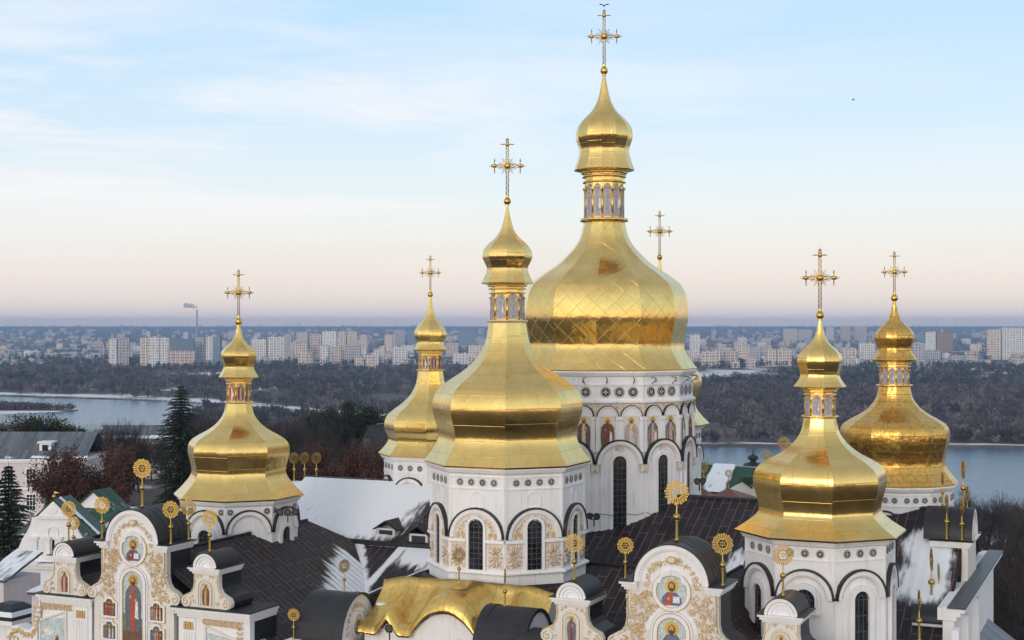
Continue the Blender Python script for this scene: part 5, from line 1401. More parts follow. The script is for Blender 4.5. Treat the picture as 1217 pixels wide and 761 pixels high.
# pale two storey house at the far left
def pale_house():
    x0, x1, Y = -112, -74, 247; g = -35.0
    o = empty('pale_house', ((x0+x1)/2, Y, CZ+g), 0, 'pale pink two storey house with a grey metal roof and a small dormer', 'house')
    w = (x1-x0)/2; H = -(545-HY)/F*Y-g
    m = MB('pale_pink'); m.box(-w, w, 0, 14, -1, H); m.build('wall', o)
    m = MB('white_plaster'); m.M = FRONT
    m.box(-w-.3, w+.3, -14.2, .55, H-.45, H-.02); m.box(-w-.1, w+.1, -.02, .25, H-.75, H-.453); m.box(-w, w, -.02, .22, H-5.4, H-5.05); m.box(-w, w, -.02, .22, H-9.9, H-9.6)
    m.build('cornice', o)
    for x in np.arange(-w+2, w-1, 3.85):
        win(o, x, H-3.1, 1.5, 2.5); win(o, x, H-7.6, 1.5, 2.7)
    A = [(-w-.5, -.6, H), (w+.5, -.6, H), (w+.5, 7, H+4.1), (-w-.5, 7, H+4.1)]
    wroof(o, [A[3], A[0], A[1], A[2]], 'roof_grey'); wroof(o, [(-w-.5, 7.003, H+4.1), (w+.5, 7.003, H+4.1), (w+.5, 14.5, H), (-w-.5, 14.5, H)], 'roof_grey')
    wsnow(o, [A[3], A[0], A[1], A[2]], lambda p, s, t: .95*st(s, 7.2, 8.3)*st(noise.noise(Vector((p.x*.3, 0, 2)))+.5, .3, .6)-.1)
    dx = P(50, 0, Y).x-(x0+x1)/2
    m = MB('white_plaster'); m.box(dx-1, dx+1, 1.6, 5, H+.6, H+2.5); d = m.build('dormer', o)
    m = MB('glass_dark'); m.box(dx-.5, dx+.5, 1.55, 1.59, H+1.2, H+2.2); m.build('dormer_window', d)
    m = MB('snow'); m.box(dx-1.3, dx+1.3, 1.3, 5, H+2.5, H+2.75); m.build('snow_patch', d)
pale_house()
# white baroque church with a scrolled pediment
def white_church():
    Z = 150; s = Z/F; g = -37.0
    c = P(63, 0, Z)
    o = empty('white_church', (c.x, Z, CZ+g), R(-6), 'white church with a scrolled pediment and green roof behind the leftmost gable', 'church')
    zz = lambda y: -(y-HY)*s-g; xx = lambda px: (px-63)*s
    L = [(17, 668), (19, 655), (25, 641), (31, 632), (35, 624), (37, 616), (44, 614), (63, 596)]
    pts = [(xx(p), zz(y)) for p, y in L]
    m = MB('white_plaster'); m.M = FRONT; m.prism(pts+[(-x, z) for x, z in pts[:-1]][::-1], -.8, 0); m.build('pediment', o)
    m = MB('white_plaster'); m.M = FRONT
    m.box(xx(43), -xx(43), 0, .3, zz(616.5), zz(614)); m.prism([(xx(45), zz(613.8)), (-xx(45), zz(613.8)), (0, zz(598.5))], 0, .12)
    for x0 in (xx(36), xx(52), -xx(52)-.7, -xx(36)-.7): m.box(x0, x0+.7, 0, .22, zz(664), zz(640)); m.box(x0-.12, x0+.82, 0, .36, zz(641), zz(638))
    for cx in (xx(44.3), 0): m.band(arch(cx, .45, zz(632 if cx == 0 else 648), zz(640 if cx == 0 else 660), 8), arch(cx, .62, zz(632 if cx == 0 else 648), zz(640 if cx == 0 else 660), 8), 0, .14)
    m.ellipse(0, zz(607), .5, .35, 0, .2, 12); m.build('pediment_moulding', o)
    m = MB('glass_dark'); m.M = FRONT; m.prism(arch(xx(66), .38, zz(644), zz(655), 8), -.01, .02); m.build('window', o)
    m = MB('white_plaster'); m.M = FRONT; m.box(xx(15), -xx(15), -18, .0, -1, zz(676)); m.build('wall', o)
    m = MB('white_plaster'); m.M = FRONT; m.box(xx(11), -xx(11), -18.2, .5, zz(676), zz(672)); m.box(xx(8), -xx(8), -18.3, .8, zz(671.9), zz(670)); m.build('cornice', o)
    m = MB('snow'); m.M = FRONT; m.box(xx(7), xx(48), -.3, .85, zz(669.9), zz(667.5)); m.build('snow_patch', o)
    m = MB('roof_green'); m.M = FRONT; m.box(xx(20), xx(34), .1, .86, zz(667.4), zz(666.6)); m.build('ledge_roof', o)
    for sx in (-1, 1):
        wroof(o, [(0, .05, zz(594)), (0, 4.5, zz(594)), (sx*4.2, 4.5, zz(636)), (sx*4.2, .05, zz(636))], 'roof_green')
    wsnow(o, [(0, .05, zz(594)), (0, 4.5, zz(594)), (4.2, 4.5, zz(636)), (4.2, .05, zz(636))], lambda p, s, t: 1.1*(1-st(abs(p.y-1.6), .15, .6))+.2*st(p.y, 3, 6), .2)
    m = MB('gold_paint'); m.tube([(0, .2, zz(596)), (0, .2, zz(588))], .05, 6); m.sphere((0, .2, zz(590.5)), .2, 10); m.prism([(.05, zz(587)), (.6, zz(586)), (.05, zz(584.5))], .17, .23); m.build('weather_vane', o)
    m = MB('ornament_gold'); m.tube([(xx(19), -.45, zz(676)), (xx(19), -.45, zz(706))], .06, 6); m.build('drain_pipe', o)
white_church()
def green_chapel():
    Z = 190; s = Z/F; g = -38.0; c = P(112, 0, Z)
    o = empty('green_chapel', (c.x, Z, CZ+g), R(-20), 'small chapel with green snow dusted roof and white gable behind the white church', 'chapel')
    zz = lambda y: -(y-HY)*s-g
    m = MB('white_plaster'); m.box(-4, 4, 0, 9, -1, zz(612)); m.prism([(-4, zz(612)), (4, zz(612)), (0, zz(584))], 0, .6); m.build('wall', o)
    for sx in (-1, 1): 
        q = [(0, -.4, zz(582.5)), (0, 3.5, zz(582.5)), (sx*4.6, 3.5, zz(615)), (sx*4.6, -.4, zz(615))]
        wroof(o, q, 'roof_green'); wsnow(o, q, lambda p, s_, t: .12+.3*st(s_, 2, 4), .22)
    q = [(-4.2, -.05, zz(604)), (4.2, -.05, zz(604)), (5.2, -6, zz(628)), (-5.2, -6, zz(628))]
    wroof(o, q, 'roof_green', 'porch_roof'); wsnow(o, q, lambda p, s_, t: .2+.25*st(s_, 2, 4), .22)
    m = MB('white_plaster'); m.box(-4.6, 4.6, -5.4, -.01, -1, zz(630)); m.build('porch', o)
green_chapel()
def gallery():
    o = empty('long_gallery', (-88, 350, CZ-37), R(4), 'long low arcaded building with a snow edged roof behind bare trees', 'building')
    m = MB('pale_pink'); m.box(-12, 8, 0, 10, -1, 9.5); m.build('wall', o)
    for k in range(5): win(o, -10+k*4, 6.3, 1.9, 3.4)
    q = [(-13, 5, 12.5), (-13, -.8, 9.6), (9, -.8, 9.6), (9, 5, 12.5)]
    wroof(o, q, 'roof_grey'); wsnow(o, q, lambda p, s_, t: .9*st(s_, 4.6, 5.6)+.15, .4)
    wroof(o, [(-13, 5.003, 12.5), (9, 5.003, 12.5), (9, 10.8, 9.6), (-13, 10.8, 9.6)], 'roof_grey')
    m = MB('white_plaster'); x = P(116, 0, 350).x+88; m.box(x-.7, x+.7, 3.5, 4.9, 8, 11.6); m.box(x-.9, x+.9, 3.3, 5.1, 11.6, 12); m.build('chimney', o)
gallery()
def dark_house():
    Z = 232; s = Z/F; g = -37.0; c = P(437, 0, Z)
    o = empty('dark_roofed_house', (c.x, Z, CZ+g), R(-24), 'steep dark roofed house with a little cupola left of the half hidden dome', 'house')
    zz = lambda y: -(y-HY)*s-g
    m = MB('cream_plaster'); m.box(-3.6, 3.6, 0, 16, -1, zz(556)); m.build('wall', o)
    m = MB('dark_metal'); m.prism([(-3.9, zz(556)), (3.9, zz(556)), (0, zz(508))], -.1, .2); m.build('gable', o)
    win(o, 0, zz(528), .8, 1.1, .1, 'bars'); win(o, -1.7, zz(572), .9, 2.2); win(o, 1.7, zz(572), .9, 2.2)
    for sx in (-1, 1):
        q = [(0, -.4, zz(506)), (0, 16, zz(506)), (sx*4.3, 16, zz(558)), (sx*4.3, -.4, zz(558))]
        wroof(o, q, 'roof_dark')
        if sx < 0: wsnow(o, q, lambda p, s_, t: 1.0*st(p.y, 2, 4)*(1-st(p.y, 9, 11))*(1-st(s_, 3, 4.5)), .2)
    m = MB('white_plaster'); m.facets([(.75, zz(512)), (.75, zz(496))], 8, .39); m.M = None; k = m.build('cupola_drum', o); k.location = (1.6, 11, 0)
    m = MB('dark_metal'); m.lathe([(1.0, zz(496)), (.95, zz(494)), (.55, zz(491)), (.5, zz(486)), (.75, zz(484)), (.6, zz(481)), (.12, zz(478)), (.03, zz(472))], 14); k = m.build('cupola', o); k.location = (1.6, 11, 0)
dark_house()
def green_hall():
    Z = 168; s = Z/F; g = -44.0; c = P(872, 0, Z)
    o = empty('green_roofed_hall', (c.x, Z, CZ+g), R(-24), 'hall with scalloped green roof under snow seen between the largest and smooth domes', 'building')
    zz = lambda y: -(y-HY)*s-g
    m = MB('cream_plaster'); m.box(-5.5, 6.5, 0, 14, -1, zz(585)); m.prism([(-1, zz(585)), (6.5, zz(585)), (6.5, zz(572)), (4.5, zz(566)), (2, zz(568)), (0, zz(578))], -.1, .3); m.build('wall', o)
    q = [(-6, 5, zz(558)), (-6, -.5, zz(586)), (0, -.5, zz(586)), (2, 5, zz(560))]
    wroof(o, q, 'roof_green'); wsnow(o, q, lambda p, s_, t: 1.0*st(t, 1.6, 2.4)*(1-st(t, 4.6, 5.4))-.05, .12)
    q = [(2.003, 12, zz(556)), (2.003, 0, zz(570)), (7, 0, zz(570)), (7, 12, zz(556))]
    wroof(o, q, 'roof_green'); wsnow(o, q, lambda p, s_, t: .95*(1-st(s_, 5.0, 7.5))+.1, .15)
    m = MB('roof_green'); m.prism([(-6.2, zz(586)), (-6.2, zz(566)), (-5, zz(560)), (-4.4, zz(566)), (-4.0, zz(576)), (-3.4, zz(586))], -.6, -.2); m.prism([(2.4, zz(580)), (1.2, zz(572)), (1.3, zz(566)), (3, zz(565)), (4.6, zz(566)), (6.5, zz(563)), (6.8, zz(567)), (4.8, zz(571)), (3.2, zz(577))], -.6, -.32); m.build('scalloped_gable', o)
green_hall()
def onion_chapel():
    Z = 205; s = Z/F; g = -46.0; c = P(895, 0, Z)
    o = empty('onion_chapel', (c.x, Z, CZ+g), 0, 'white chapel tower with a small black onion cupola above the river', 'chapel')
    zz = lambda y: -(y-HY)*s-g
    m = MB('white_plaster'); m.facets([(1.1, zz(562)), (1.1, zz(553))], 8, .39); m.box(-4, 4, -3, 5, -1, zz(564)); m.build('wall', o)
    m = MB('dark_metal'); m.lathe([(1.5, zz(553.5)), (1.2, zz(551)), (.45, zz(549)), (.4, zz(547.5)), (.75, zz(545.5)), (.8, zz(543.5)), (.5, zz(541.5)), (.12, zz(540)), (.05, zz(534))], 16); m.build('cupola', o)
    m = MB('snow'); m.lathe([(5.5, zz(566)), (1.0, zz(560))], 4, False, .78); m.build('roof', o)
onion_chapel()
def pyramid():
    Z = 146; c = P(866, 0, Z); g = -42
    o = empty('pavilion', (c.x, Z, CZ+g), -TH, 'square turret with a dark pyramid roof behind the main roof ridge', 'turret')
    zz = lambda y: -(y-HY)*Z/F-g
    m = MB('cream_plaster'); m.box(-1.9, 1.9, -1.9, 1.9, -1, zz(592)); m.build('wall', o)
    m = MB('roof_dark'); m.lathe([(3.3, zz(592.5)), (.02, zz(580.5))], 4, False, math.pi/4); m.build('roof', o)
    finial(Vector((c.x, Z, CZ+g+zz(580.8))), 1.55, -TH+R(15), 'gold sunburst on the dark pyramid roof behind the main ridge')
pyramid()
finial(P(911, 566, 150), 2.2, -TH+R(20), 'gold sunburst against the river just left of the smooth right dome')
finial(P(931.5, 556, 150), 2.6, -TH+R(20), 'gold sunburst peeping over the left shoulder of the smooth right dome')
finial(P(836.5, 582, 140), 2.2, -TH+R(55), 'narrow gold sunburst beside the right foot of the largest drum')
for px, yb, Z in ((911, 566, 150), (931.5, 556, 150), (836.5, 582, 140)):
    p = P(px, yb, Z); o = empty('turret', (p.x, p.y, CZ-44), -TH, {911: 'low dark roofed turret hidden left of the smooth right dome', 931.5: 'dark roofed turret hidden behind the smooth right dome', 836.5: 'dark roofed turret hidden beside the largest drum'}[px], 'turret')
    h = p.z-(CZ-44); m = MB('cream_plaster'); m.box(-1.2, 1.2, -1.2, 1.2, -1, h-1); m.build('wall', o); m = MB('roof_dark'); m.lathe([(2.1, h-1.0), (.04, h+.05)], 4, False, math.pi/4); m.build('roof', o)
p = P(362, 572, 133); o = empty('gallery_gable', (p.x, p.y, CZ-38), -TH+R(90), 'dark arched gable top with snow at the left end of the snowy roof', 'gable')
m = MB('white_plaster'); m.prism(arch(0, 3.2, p.z-CZ+38-2.2, -1, 16, .62), -1.2, 1.2); m.build('wall', o)
m = MB('snow'); m.band(arch(0, 3.2, p.z-CZ+38-2.2, p.z-CZ+38-2.2, 16, .62), arch(0, 3.42, p.z-CZ+38-2.2, p.z-CZ+38-2.2, 16, .63), -1.3, 1.3); m.build('snow_patch', o)
def pier():
    p = P(13, 0, 112); o = empty('gate_pier', (p.x, 112, CZ-36), R(-24), 'square white pier with a dark snow edged cap at the lower left corner', 'pier')
    z = -(728-HY)/F*112+36
    m = MB('white_plaster'); m.box(-1.1, 1.1, -1.1, 1.1, -1, z-.7); m.box(-1.5, 1.5, -1.5, 1.5, z-.7, z-.35); m.build('shaft', o)
    m = MB('dark_metal'); m.box(-1.45, 1.45, -1.45, 1.45, z-.35, z-.1); m.lathe([(2.1, z-.1), (1.5, z+.5), (.9, z+.8), (.02, z+.9)], 4, False, math.pi/4); c = m.build('cap', o)
    m = MB('snow'); m.lathe([(2.06, z-.05), (1.75, z+.29)], 4, False, math.pi/4); m.build('snow_patch', c)
pier()
def low_roof(px0, px1, yt, yb, Z, label):
    a = P(px0, yt, Z); b = P(px1, yb, Z); o = empty('low_shed', ((a.x+b.x)/2, Z, CZ-38), R(-24), label, 'shed')
    w = (b.x-a.x)/2; zt = a.z-CZ+38; zb = b.z-CZ+38
    m = MB('pale_pink'); m.box(-w+.3, w-.3, .2, 5, -1, zb); m.build('wall', o)
    q = [(-w, 5, zt), (-w, 0, zb), (w, 0, zb), (w, 5, zt)]; wroof(o, q, 'roof_grey'); wsnow(o, q, lambda p, s_, t: .75, .2)
low_roof(-30, 10, 664, 690, 132, 'low snow covered shed roof below the white church at the left edge')
low_roof(28, 62, 690, 706, 108, 'small snow covered roof between the gate pier and the leftmost gable')

# ------------------------------------------------------------------ trees near the cathedral
Rt = random.Random(21)
def skeleton(H, spread, levels, seed, up=.13, first=.25):
    r = random.Random(seed); segs = []; tips = []
    def grow(p, d, L, rad, lev):
        n = 3; pts = [p]; q = p
        for k in range(n):
            d = (d+Vector((r.uniform(-1, 1), r.uniform(-1, 1), r.uniform(-.5, 1)))*.16).normalized()
            q = q+d*L/n; pts.append(q)
        segs.append((pts, rad, lev))
        if lev >= levels: tips.append((pts, d)); return
        nb = (5, 5, 4, 4, 4)[lev] if lev < 5 else 3
        for k in range(nb):
            t = r.uniform(.35, 1.0) if lev else r.uniform(first/.55, 1.0)
            j = min(n-1, int(t*n)); b = pts[j].lerp(pts[j+1], t*n-j) if j < n else pts[-1]
            a = r.uniform(0, 6.283); e = r.uniform(.35, 1.0)*spread
            x = d.orthogonal().normalized(); y = d.cross(x)
            nd = (d*math.cos(e)+(x*math.cos(a)+y*math.sin(a))*math.sin(e)+Vector((0, 0, up))).normalized()
            grow(b, nd, L*r.uniform(.55, .80), rad*.52, lev+1)
        grow(pts[-1], d, L*.7, rad*.6, lev+1)
    grow(Vector((0, 0, -.5)), Vector((0, 0, 1)), H*.42, H*.021, 0)
    zt = max(max(p.z for p in s[0]) for s in segs); k = H/zt
    segs = [([p*k for p in s[0]], s[1]*k, s[2]) for s in segs]; tips = [([p*k for p in t[0]], t[1]) for t in tips]
    return segs, tips
def bare_tree(H, seed, bark, name='bare_tree', leaves=None, nleaf=0, spread=.95, levels=4):
    o = bpy.data.objects.new(name, None); COL.objects.link(o)
    segs, tips = skeleton(H, spread, levels, seed)
    t = MB(bark); c = MB(bark)
    for pts, rad, lev in segs:
        m = t if lev == 0 else c
        rr = [rad*(1-.45*k/3) for k in range(4)]
        if lev <= 1: m.tube(pts, rr, 7 if lev == 0 else 5, False)
        elif lev <= 2: m.tube(pts, rr, 3, False)
        else:
            w = max(rad, .016*H/15)
            side = (pts[-1]-pts[0]).cross(Vector((Rt.uniform(-1, 1), Rt.uniform(-1, 1), .2))).normalized()*w
            i = [m.vert(pts[0]-side), m.vert(pts[0]+side), m.vert(pts[2]+side*.6), m.vert(pts[2]-side*.6), m.vert(pts[3])]
            m.face([i[0], i[1], i[2], i[3]]); m.face([i[3], i[2], i[4]])
    for pts, d in tips:      # fine twigs
        for k in range(4):
            b = pts[1].lerp(pts[3], Rt.random()); q = b+(d+Vector((Rt.uniform(-1, 1), Rt.uniform(-1, 1), Rt.uniform(-.3, 1))))*H*.028
            s = Vector((Rt.uniform(-1, 1), Rt.uniform(-1, 1), 0))*.018*H/15
            c.face([c.vert(b-s), c.vert(b+s), c.vert(q)])
    t.build('trunk', o); cr = c.build('crown', o)
    if leaves:
        l = MB(leaves)
        for k in range(nleaf):
            pts, d = tips[Rt.randrange(len(tips))]; b = pts[0].lerp(pts[3], Rt.uniform(.0, 1.15)); p = b+Vector((Rt.gauss(0, .35), Rt.gauss(0, .35), Rt.gauss(0, .3)))
            a = Vector((Rt.gauss(0, 1), Rt.gauss(0, 1), Rt.gauss(0, 1))).normalized()*Rt.uniform(.09, .2); b2 = a.orthogonal()*.8
            l.poly([p-a, p+b2*.6, p+a, p-b2*.6])
        l.build('leaves', o)
    return o
def conifer(H, W_, seed, mat='needles', name='fir_tree'):
    r = random.Random(seed); o = bpy.data.objects.new(name, None); COL.objects.link(o)
    m = MB('bark'); m.tube([(0, 0, -.5), (0, 0, H*.5), (0, 0, H)], [H*.02, H*.012, .02], 7); m.build('trunk', o)
    c = MB(mat); nw = int(H*1.9)
    for k in range(nw):
        f = k/nw; z = H*(.06+.93*f); L = W_*min(1, (1-f)*2.5)**.85*(1 if f > .08 else .7)+.15
        for b in range(12):
            a = 2*math.pi*b/12+r.random()*1.2; l = L*r.uniform(.6, 1.12); dz = -.18*l+r.uniform(-.1, .15)*l
            for q in range(int(8+l*9)):
                t = (q+r.random())/(8+l*9); p = Vector((math.cos(a)*l*t, math.sin(a)*l*t, z+dz*t*t*1.3+.08*l*t))
                s = (.26+.34*(1-t))*(.75+.05*l); dr = Vector((math.cos(a+r.uniform(-.9, .9)), math.sin(a+r.uniform(-.9, .9)), r.uniform(-.55, .15)))*s
                dr.z -= s*r.uniform(0, .5); sd = dr.cross(Vector((r.gauss(0, 1), r.gauss(0, 1), r.gauss(0, 1)))).normalized()*s*.58
                c.face([c.vert(p-sd*.6), c.vert(p+sd*.6), c.vert(p+dr)])
    c.build('crown', o); return o
def round_tree(H, W_, seed, mat, name='evergreen_tree'):
    r = random.Random(seed); o = bpy.data.objects.new(name, None); COL.objects.link(o)
    segs, tips = skeleton(H, .9, 3, seed)
    t = MB('bark')
    for pts, rad, lev in segs:
        if lev <= 2: t.tube(pts, [rad*(1-.4*k/3) for k in range(4)], 5 if lev < 2 else 3, False)
    t.build('trunk', o); l = MB(mat)
    for pts, d in tips:
        for k in range(42):
            p = pts[1].lerp(pts[3], r.uniform(0, 1.3))+Vector((r.gauss(0, .55), r.gauss(0, .55), r.gauss(0, .4)))
            a = Vector((r.gauss(0, 1), r.gauss(0, 1), r.gauss(0, 1))).normalized()*r.uniform(.14, .30); b2 = a.orthogonal()*.9
            l.poly([p-a, p+b2*.5, p+a, p-b2*.5])
    l.build('crown', o); return o
def place(o, px, Z, label=None, group=None, cat='tree', ytop=None, H=None, s=1.0):
    x = (px-CX)/F*Z; g = gh(x, Z)
    if ytop is not None: s = (-(ytop-HY)/F*Z-g)/H
    o.location = (x, Z, CZ+g); o.scale = (s, s, s); o.rotation_euler = (0, 0, Rt.uniform(0, 6.28))
    return tag(o, label, cat, group)
place(conifer(24, 4.6, 3), 215, 260, 'tall dark fir standing left of the leftmost golden dome', None, 'tree', 455, 24)
f2 = conifer(17, 3.4, 4); place(f2, 10, 192, 'narrow dark fir at the left edge in front of the pale house', None, 'tree', 549, 17)
place(conifer(6, 1.6, 6, 'needles', 'fir_tree'), 124, 165, 'small snow dusted fir in front of the green chapel', None, 'tree', 622, 6)
rust = [bare_tree(17, 31+k, 'bark', 'rusty_tree', 'leaves_rust', 15000, .9) for k in range(2)]
rl = [(103, 200, 527, 'broad rust brown leafy tree in front of the pale house, left of its twin'), (132, 204, 521, 'broad rust brown leafy tree between the pale house and the tall fir'),
      (405, 185, 523, 'rust brown tree behind the snowy roof, below the dark roofed house'), (338, 205, 530, 'rust brown tree just right of the leftmost golden dome'), (378, 230, 522, 'rust brown tree between the leftmost dome and the dark roofed house')]
for k, (px, Z, yt, lab) in enumerate(rl): o = place(rust[k] if k < 2 else copy_tree(rust[k % 2]), px, Z, lab, 'rust brown leafy trees', 'tree', yt, 17); o.scale.x *= .85; o.scale.y *= .85
ev = [round_tree(14, 5, 51, 'needles_olive'), round_tree(14, 5, 52, 'needles_olive')]
for k, (px, Z, yt, lab) in enumerate([(-8, 335, 499, 'olive green tree at the left edge behind the pale house roof'), (22, 330, 495, 'olive green tree behind the pale house, second from the left edge'), (48, 340, 494, 'olive green tree behind the pale house, third from the left edge'), (74, 338, 500, 'olive green tree behind the right end of the pale house')]):
    place(ev[k] if k < 2 else copy_tree(ev[k % 2]), px, Z, lab, 'olive evergreen trees behind the pale house', 'tree', yt, 14)
pn = round_tree(18, 5, 61, 'needles', 'pine_tree')
for k, (px, Z, yt, lab) in enumerate([(413, 330, 473, 'dark pine left of the half hidden dome, the tallest of three'), (396, 345, 481, 'dark pine on the left of the trio near the half hidden dome'), (438, 340, 480, 'dark pine closest to the half hidden dome')]):
    place(pn if k == 0 else copy_tree(pn), px, Z, lab, 'dark pines near the half hidden dome', 'tree', yt, 18)
bare = [bare_tree(18, 71+k, ('bark', 'bark', 'bark_far', 'bark')[k], levels=4) for k in range(4)]
nb = [0]
def bares(n, x0, x1, z0, z1, yt0, yt1, label, group):
    for k in range(n):
        i = nb[0]; nb[0] += 1
        o = bare[i] if i < 4 else copy_tree(bare[i % 4])
        px = x0+(x1-x0)*(k+Rt.random())/n; Z = Rt.uniform(z0, z1)
        place(o, px, Z, label, group, 'tree', Rt.uniform(yt0, yt1)+ (z1-Z)/(z1-z0)*14, 18)
bares(16, 60, 205, 270, 400, 497, 512, 'bare tree left of the tall fir behind the rusty trees', 'bare trees left of the tall fir')
bares(3, 128, 172, 300, 330, 484, 490, 'tall bare tree rising before the river left of the tall fir', 'tall bare trees before the river')
bares(26, 225, 400, 240, 410, 476, 500, 'bare tree between the tall fir and the dark pines', 'bare trees between the fir and the pines')
bares(12, 420, 560, 260, 400, 490, 510, 'bare tree behind the half hidden dome', 'bare trees behind the half hidden dome')
bares(8, 838, 905, 330, 420, 541, 553, 'bare tree by the river between the largest dome and the smooth dome', 'bare trees by the river')
bares(24, 1115, 1250, 230, 470, 576, 590, 'bare tree on the far side of the ravine at the right edge', 'bare trees on the ravine edge')
for k in range(34):
    i = nb[0]; nb[0] += 1; px = Rt.choice((Rt.uniform(838, 1217), Rt.uniform(838, 1217), Rt.uniform(0, 190))); Z = float(far_bank(np.array((px-CX)/F*1550.), np.array(1550.)))
    for _ in range(3): Z = float(far_bank(np.array((px-CX)/F*Z), np.array(Z)))
    o = copy_tree(bare[i % 4]); Z += Rt.uniform(22, 45); x = (px-CX)/F*Z; s_ = Rt.uniform(.7, 1.15); o.location = (x, Z, CZ+gh(x, Z)); o.scale = (s_, s_, s_); o.rotation_euler = (0, 0, Rt.uniform(0, 6))
    tag(o, 'bare tree standing out along the snowy far shore of the river', 'tree', 'bare trees on the far shore')
bares(15, 1155, 1270, 115, 225, 610, 690, 'dark bare tree in the ravine below the right flank of the cathedral', 'bare trees in the ravine')
# ------------------------------------------------------------------ sky, sun, camera
SUN_EL, SUN_AZ = R(13), R(203)      # azimuth clockwise from +y (view direction)
w = bpy.data.worlds.new('World'); scene.world = w; w.use_nodes = True
nt = w.node_tree; bg = nt.nodes['Background']
tc = N(nt, 'ShaderNodeTexCoord'); sp = N(nt, 'ShaderNodeSeparateXYZ')
nt.links.new(tc.outputs['Generated'], sp.inputs['Vector'])
sky = N(nt, 'ShaderNodeTexSky', sky_type='NISHITA'); sky.sun_disc = False
sky.sun_elevation = SUN_EL; sky.sun_rotation = SUN_AZ; sky.air_density = 1.0; sky.dust_density = 1.5; sky.altitude = 150
mr = N(nt, 'ShaderNodeMapRange'); mr.inputs['From Min'].default_value = -.02; mr.inputs['From Max'].default_value = 1.0
nt.links.new(sp.outputs['Z'], mr.inputs['Value'])
rp = N(nt, 'ShaderNodeValToRGB'); cr = rp.color_ramp
stops = [(0, (.98, .78, .70)), (.030, (.96, .80, .73)), (.053, (.91, .80, .73)), (.072, (.86, .81, .76)), (.102, (.79, .84, .86)), (.160, (.62, .77, .90)), (.238, (.48, .70, .92)), (.40, (.52, .62, .75)), (.65, (.42, .48, .57)), (1.0, (.36, .41, .50))]
while len(cr.elements) < len(stops): cr.elements.new(.5)
for e, (p, c) in zip(cr.elements, stops): e.position = p; e.color = (*c, 1)
nt.links.new(mr.outputs['Result'], rp.inputs['Fac'])
# thin clouds
mp = N(nt, 'ShaderNodeMapping'); mp.inputs['Scale'].default_value = (2.6, 2.6, 17); mp.inputs['Location'].default_value = (1.7, .4, .75); mp.inputs['Rotation'].default_value = (0, R(-3), 0)
nt.links.new(tc.outputs['Generated'], mp.inputs['Vector'])
cn = N(nt, 'ShaderNodeTexNoise', Scale=1.5, Detail=9.0, Roughness=.58, Distortion=.25)
nt.links.new(mp.outputs['Vector'], cn.inputs['Vector'])
c2 = N(nt, 'ShaderNodeValToRGB'); e = c2.color_ramp.elements
e[0].position = .43; e[0].color = (0, 0, 0, 1); e[1].position = .62; e[1].color = (1, 1, 1, 1)
nt.links.new(cn.outputs['Fac'], c2.inputs['Fac'])
ml = N(nt, 'ShaderNodeMapRange'); ml.inputs['From Min'].default_value = .30; ml.inputs['From Max'].default_value = -.30; ml.inputs['To Min'].default_value = .12; ml.inputs['To Max'].default_value = 1.0
nt.links.new(sp.outputs['X'], ml.inputs['Value'])
mz = N(nt, 'ShaderNodeMapRange'); mz.inputs['From Min'].default_value = .03; mz.inputs['From Max'].default_value = .11
nt.links.new(sp.outputs['Z'], mz.inputs['Value'])
q1 = N(nt, 'ShaderNodeMath', operation='MULTIPLY'); q2 = N(nt, 'ShaderNodeMath', operation='MULTIPLY')
nt.links.new(c2.outputs['Color'], q1.inputs[0]); nt.links.new(ml.outputs['Result'], q1.inputs[1])
mk = N(nt, 'ShaderNodeMapRange'); mk.inputs['From Min'].default_value = .145; mk.inputs['From Max'].default_value = .215; mk.inputs['To Min'].default_value = 1.0; mk.inputs['To Max'].default_value = .38
nt.links.new(sp.outputs['Z'], mk.inputs['Value'])
q3 = N(nt, 'ShaderNodeMath', operation='MULTIPLY'); nt.links.new(mz.outputs['Result'], q3.inputs[0]); nt.links.new(mk.outputs['Result'], q3.inputs[1])
nt.links.new(q1.outputs['Value'], q2.inputs[0]); nt.links.new(q3.outputs['Value'], q2.inputs[1])
mc = N(nt, 'ShaderNodeMix', data_type='RGBA'); mc.inputs['B'].default_value = (.95, .89, .89, 1)
nt.links.new(q2.outputs['Value'], mc.inputs['Factor']); nt.links.new(rp.outputs['Color'], mc.inputs['A'])
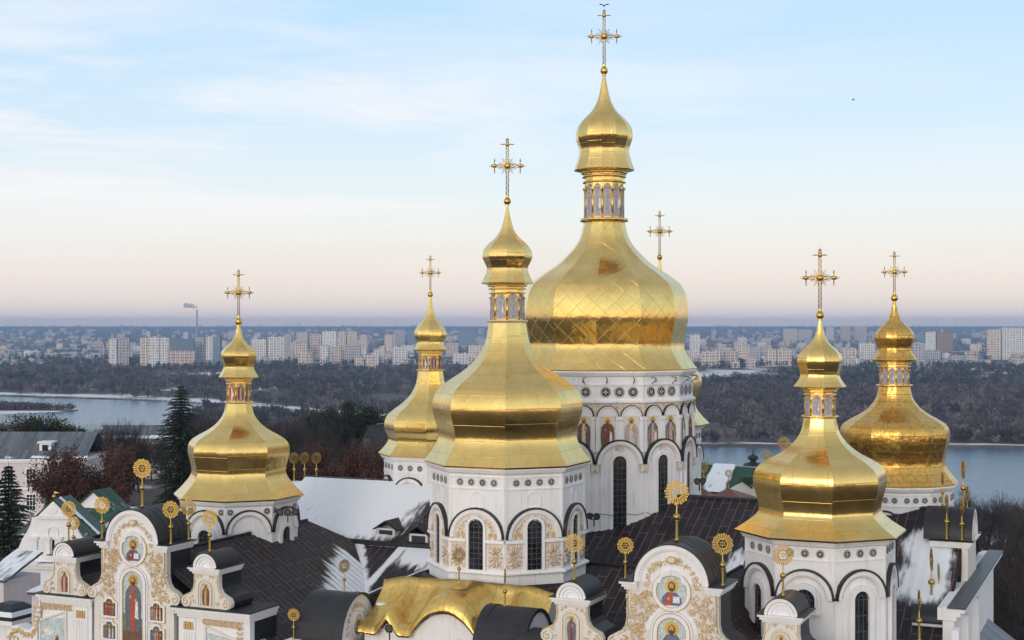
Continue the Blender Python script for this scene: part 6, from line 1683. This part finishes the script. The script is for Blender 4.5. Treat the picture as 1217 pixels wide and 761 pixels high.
# brighter, warmer western half of the sky, where the sun stands (behind the camera)
mw = N(nt, 'ShaderNodeMapRange'); mw.inputs['From Min'].default_value = .25; mw.inputs['From Max'].default_value = -.9
nt.links.new(sp.outputs['Y'], mw.inputs['Value'])
ws = N(nt, 'ShaderNodeMix', data_type='RGBA', blend_type='MULTIPLY'); ws.inputs['B'].default_value = (1.55, 1.40, 1.22, 1)
nt.links.new(mw.outputs['Result'], ws.inputs['Factor']); nt.links.new(mc.outputs['Result'], ws.inputs['A'])
ad = N(nt, 'ShaderNodeMix', data_type='RGBA', blend_type='ADD'); ad.inputs['Factor'].default_value = 1
sk = N(nt, 'ShaderNodeMix', data_type='RGBA', blend_type='MULTIPLY'); sk.inputs['Factor'].default_value = 1; sk.inputs['B'].default_value = (.022, .022, .022, 1)
nt.links.new(sky.outputs['Color'], sk.inputs['A'])
nt.links.new(ws.outputs['Result'], ad.inputs['A']); nt.links.new(sk.outputs['Result'], ad.inputs['B'])
nt.links.new(ad.outputs['Result'], bg.inputs['Color']); bg.inputs['Strength'].default_value = 1.0

sl = bpy.data.lights.new('sun', 'SUN'); sl.energy = 1.05; sl.angle = R(24); sl.color = (1, .90, .80)
so = bpy.data.objects.new('sun', sl); COL.objects.link(so)
sd = Vector((math.sin(SUN_AZ)*math.cos(SUN_EL), math.cos(SUN_AZ)*math.cos(SUN_EL), math.sin(SUN_EL)))
so.rotation_euler = sd.to_track_quat('Z', 'Y').to_euler(); so.location = (-60, -80, CZ+120)

cam = bpy.data.cameras.new('camera'); co = bpy.data.objects.new('camera', cam); COL.objects.link(co)
co.location = (0, 0, CZ); co.rotation_euler = (R(90), 0, 0)
cam.sensor_width = 36; cam.lens = F/1217*36; cam.shift_y = (HY-380.5)/1217
cam.clip_start = .5; cam.clip_end = 90000
scene.camera = co
scene.render.resolution_x = 1024; scene.render.resolution_y = 640
scene.view_settings.view_transform = 'Standard'; scene.view_settings.look = 'None'
scene.view_settings.exposure = 0; scene.view_settings.gamma = 1; scene.view_settings.use_curve_mapping = False
scene.render.engine = 'CYCLES'
cy = scene.cycles
cy.use_denoising = True; cy.denoiser = 'OPENIMAGEDENOISE'; cy.denoising_input_passes = 'RGB_ALBEDO_NORMAL'
cy.max_bounces = 6; cy.diffuse_bounces = 3; cy.glossy_bounces = 4; cy.volume_bounces = 0; cy.transparent_max_bounces = 8
cy.sample_clamp_indirect = 6
